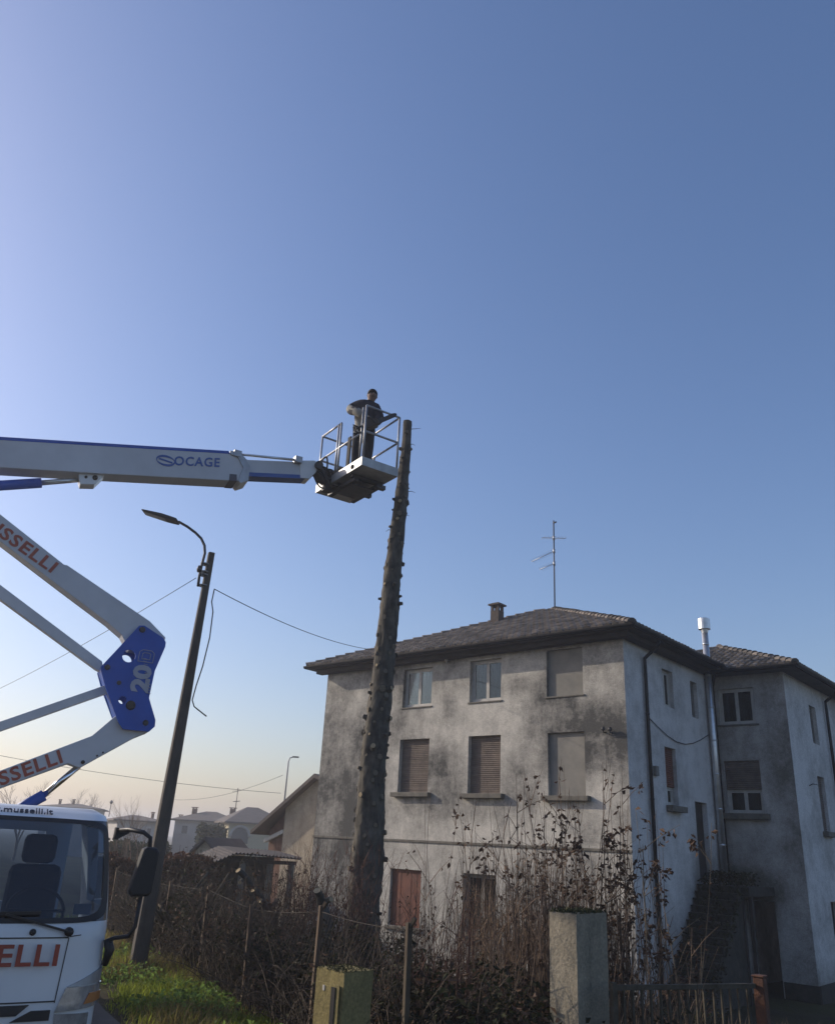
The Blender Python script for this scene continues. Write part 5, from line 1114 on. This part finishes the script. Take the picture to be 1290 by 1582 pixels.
# far houses
def far_house(label, px0, px1, py_eave, py_ridge, dist, mw, windows=(), chimneys=(), yaw=0, depth=9, arches=()):
    pm = (px0 + px1) / 2; o_, a_ = frame_at(pm, dist, None); h = thing('far_house', label, 'house', o_, a_ + R(yaw), 'low houses on the skyline'); hw = (px1 - px0) / 2 * dist / 1372; ze, zr = zpx(pm, py_eave, dist), zpx(pm, py_ridge, dist)
    m = MB(); m.box(-hw, hw, 0, depth, 0, ze); m.build('wall', MT[mw], h)
    m = MB(); e = .5; r_ = min(hw, depth / 2) * .8; yc = depth / 2
    b_ = [(-hw - e, -e, ze + .002), (hw + e, -e, ze + .002), (hw + e, depth + e, ze + .002), (-hw - e, depth + e, ze + .002)]; u_ = [(p[0], p[1], ze + .14) for p in b_]; R0, R1 = (-hw + r_, yc, zr), (hw - r_, yc, zr)
    m.add(b_ + u_ + [R0, R1], [(3, 2, 1, 0), (0, 1, 5, 4), (1, 2, 6, 5), (2, 3, 7, 6), (3, 0, 4, 7), (4, 5, 9, 8), (5, 6, 9), (6, 7, 8, 9), (7, 4, 8)]); rf = m.build('roof', MT['far_roof'], h)
    for (px, py0, py1, wpx) in chimneys:
        x = (px - pm) * dist / 1372; c = wpx * dist / 1372 / 2; z1 = zpx(px, py0, dist); m = MB(); m.box(x - c, x + c, yc - c - 1, yc + c - 1, ze + .3, z1 - .16); m.box(x - c * 1.35, x + c * 1.35, yc - c * 1.35 - 1, yc + c * 1.35 - 1, z1 - .08, z1)
        for xx in (-.7, .7): m.box(x + xx * c - .06, x + xx * c + .06, yc - 1.06, yc - .94, z1 - .1599, z1 - .0801)
        m.build('chimney', MT['brick'], rf)
    for (xa, ya, xb2, yb2) in windows:
        wx0, wx1, wz1, wz0 = (xa - pm) * dist / 1372, (xb2 - pm) * dist / 1372, zpx(xa, ya, dist), zpx(xa, yb2, dist); m = MB(); m.box(wx0, wx1, -.03, -.004, wz0, wz1); wn = m.build('window', MT['far_window'], h); m = MB(); m.box(wx0 - .15, wx1 + .15, -.12, -.002, wz0 - .12, wz0 - .002); m.build('sill', MT['far_wall'], wn)
    for (xa, ya, xb2, yb2) in arches:
        wx0, wx1, wz1, wz0 = (xa - pm) * dist / 1372, (xb2 - pm) * dist / 1372, zpx(xa, ya, dist), zpx(xa, yb2, dist); r2 = (wx1 - wx0) / 2; cx = (wx0 + wx1) / 2
        pts = [(wx0, wz0), (wx1, wz0)] + [(cx + r2 * math.cos(t), wz1 - r2 + r2 * math.sin(t)) for t in [k * math.pi / 12 for k in range(13)]]
        m = MB(); m.prism(pts, (0, 0, 0), (1, 0, 0), (0, 0, 1), (0, 1, 0), -.004, .0015); m.build('arched_window', MT['far_window'], h)
        m = MB(); m.tube([(cx + r2 * 1.1 * math.cos(t), -.03, wz1 - r2 + r2 * 1.1 * math.sin(t)) for t in [k * math.pi / 12 for k in range(13)]], .14, 6); m.build('arch', MT['far_wall'], h)
    return h
far_house('pale distant house with two chimneys above the truck cab roof', 62, 140, 1249, 1240, 120, 'far_wall', [(90, 1256, 96, 1266)], [(79, 1233, 1245, 3.5), (98, 1233, 1245, 3.5)], yaw=-6)
far_house('white distant house with low roof left of the pole', 180, 244, 1270, 1259, 95, 'far_wall', [(196, 1280, 202, 1292), (224, 1280, 229, 1292)], [(236, 1254, 1265, 4)], yaw=8)
far_house('grey distant house with two chimneys right of the pole', 268, 352, 1270, 1252, 100, 'far_wall', [(280, 1276, 288, 1288), (318, 1277, 325, 1288)], [(286, 1245, 1257, 7), (345, 1246, 1256, 8), (266, 1257, 1266, 5)], yaw=-10)
far_house('cream distant house with an arched window beside the barn', 352, 440, 1274, 1246, 92, 'far_wall_cream', [], [], yaw=10, arches=[(357, 1278, 383, 1303)])
# far street lamp
FL = az_dist(433, 1300, 70); fl2 = thing('far_street_lamp', 'slender distant lamp post standing above the barn roof', 'street lamp', (FL.x, FL.y, YARD)); hL = az_dist(440, 1169, 70).z - YARD
m = MB(); m.tube([(0, 0, 0), (0, 0, hL - .4), (.08, 0, hL - .1), (.4, 0, hL)], [.09, .06, .05, .04], 8); m.build('pole', MT['zinc'], fl2)
m = MB(); m.box(.3, .8, -.12, .12, hL - .05, hL + .05); m.build('lamp_head', MT['dark_steel'], fl2, bevel=.02)
for px, py, dist, hh in ((170, 1241, 110, 0), (353, 1214, 98, 1)):
    P_ = az_dist(px, 1252, dist); t_ = thing('far_antenna', ['tiny ball topped antenna behind the cab roof', 'thin roof antenna above the grey distant house'][hh], 'antenna', (P_.x, P_.y + (4 if hh else 0), zpx(px, 1254, dist) + YARD - .6)); h_ = az_dist(px, py, dist).z - t_.location.z
    m = MB(); m.tube([(0, 0, 0), (0, 0, h_)], .05, 5); m.build('mast', MT['dark_steel'], t_); m = MB()
    if hh: m.tube([(-.6, 0, h_ - .4), (.6, 0, h_ - .2)], .03, 4); m.tube([(-.4, 0, h_ - 1.5), (.4, 0, h_ - 1.4)], .05, 4)
    else: m.tube([(0, 0, h_ - .1), (0, 0, h_ + .1), (0, 0, h_ + .3)], [.12, .2, .1], 8)
    m.build('aerial', MT['dark_steel'], t_)

# bare trees on the skyline
def bare_tree(label, px, dist, py_top, spread=.5, seed=1, mm='dark_stem', group='bare trees on the skyline', zb=YARD, r0=.16):
    rs = random.Random(seed); p = az_dist(px, 1300, dist); H_ = az_dist(px, py_top, dist).z - zb; o = thing('bare_tree', label, 'tree', (p.x, p.y, zb), 0, group); tm, cm = MB(), MB()
    def grow(mb, a, d, L_, r_, lv):
        b = a + d * L_; mid = (a + b) / 2 + Vector((rs.uniform(-1, 1), rs.uniform(-1, 1), 0)) * L_ * .06; mb.tube([a, mid, b], [r_, r_ * .85, r_ * .65], 5 if lv < 2 else 3, caps=False)
        if lv >= 6: return
        for k in range(rs.choice((2, 3, 3))):
            dd = (d + Vector((rs.uniform(-1, 1), rs.uniform(-1, 1), rs.uniform(-.1, .7))) * spread).normalized(); grow(cm, b if k else mid, dd, L_ * rs.uniform(.6, .82), r_ * .58, lv + 1)
    grow(tm, Vector((0, 0, -.1)), Vector((rs.uniform(-.05, .05), 0, 1)).normalized(), H_ * .3, r0, 0); tm.build('trunk', MT[mm], o, tint=True); tag(cm.build('crown', MT[mm], o, tint=True), kind='stuff')
    z1 = max(v.co.z for v in cm_obj(o).data.vertices); o.scale = (1, 1, (H_) / z1); return o
def cm_obj(o): return [c for c in o.children if c.name.startswith('crown')][0]
bare_tree('pale leafless tree seen below the lowest boom arm', 25, 85, 1200, .75, 5, 'stem', r0=.16)
bare_tree('wide leafless tree behind the distant house over the cab', 122, 130, 1216, .8, 6, 'stem', r0=.2)
bare_tree('young upright leafless tree between cab mirror and pole', 214, 40, 1226, .42, 8, 'stem', r0=.055)
bare_tree('short leafless tree in front of the white distant house', 196, 75, 1252, .7, 9, 'stem', r0=.09)
def hedge(label, px0, px1, py_top, dist, mm, dep=1.4, n_=9000, name='hedge', ls=.12):
    a, b = az_dist(px0, 1300, dist), az_dist(px1, 1300, dist); c_ = (a + b) / 2; d_ = (b - a); d_.z = 0; L_ = d_.length; d_.normalize(); e_ = Vector((-d_.y, d_.x, 0)); zt_ = az_dist((px0 + px1) / 2, py_top, dist).z; o = thing(name, label, 'hedge', (c_.x, c_.y, YARD)); m = MB()
    for k in range(n_):
        u, v_ = rnd(-.5, .5), rnd(-.5, .5); h = (zt_ - YARD) * (1 + .10 * mnoise.noise(Vector((u * L_ * .8, dist, 0)))) * math.sqrt(max(.05, 1 - (2 * v_) ** 4)); p = d_ * u * L_ + e_ * v_ * dep + Vector((0, 0, h * random.random() ** .45)); leaf(m, p, rnd(.7, 1.4) * ls, rnd(.5, .9) * ls)
    tag(m.build('foliage', MT[mm], o, tint=True), kind='stuff')
    m = MB()
    for k in range(160):
        u, v_ = rnd(-.5, .5), rnd(-.3, .3); p = d_ * u * L_ + e_ * v_ * dep; p.z = -.05; m.tube(stem_pts(p, (zt_ - YARD) * rnd(.7, 1.12), rnd(0, .3), .05, 5), [.02, .018, .014, .01, .005], 3, caps=False)
    tag(m.build('twigs', MT['dark_stem'], o, tint=True), kind='stuff')
hedge('long reddish brown winter hedge behind the pole and fence', 165, 345, 1322, 24, 'hedge_leaf', 1.6, 11000)
hedge('dark green rounded shrub mass before the grey distant house', 305, 345, 1276, 70, 'far_leaf', 3, 5000, 'round_shrub', .3)
hedge('dull olive hedge line between the pole and the cab mirror', 150, 262, 1300, 46, 'far_leaf', 2, 7000, 'hedge', .18)
hedge('dark evergreen tree crown behind the wing of the house', 1283, 1330, 1150, 46, 'far_leaf', 4, 6000, 'evergreen', .25)

# ------------------------------------------------------------------ winter haze
hzb = MB(); hzb.box(-780, 780, -120, 1000, YARD - 1.2, 15.5); ho = hzb.build('haze', [], None); tag(ho, 'thin bright winter haze over the fields', 'haze', kind='stuff')
hm = bpy.data.materials.new('haze'); hm.use_nodes = True; hn = hm.node_tree; hn.nodes.remove(hn.nodes['Principled BSDF']); pv = hn.nodes.new('ShaderNodeVolumePrincipled')
pv.inputs['Color'].default_value = (.93, .95, 1, 1); pv.inputs['Density'].default_value = .0018; pv.inputs['Anisotropy'].default_value = .5; hn.links.new(pv.outputs[0], hn.nodes['Material Output'].inputs['Volume']); ho.data.materials.append(hm)
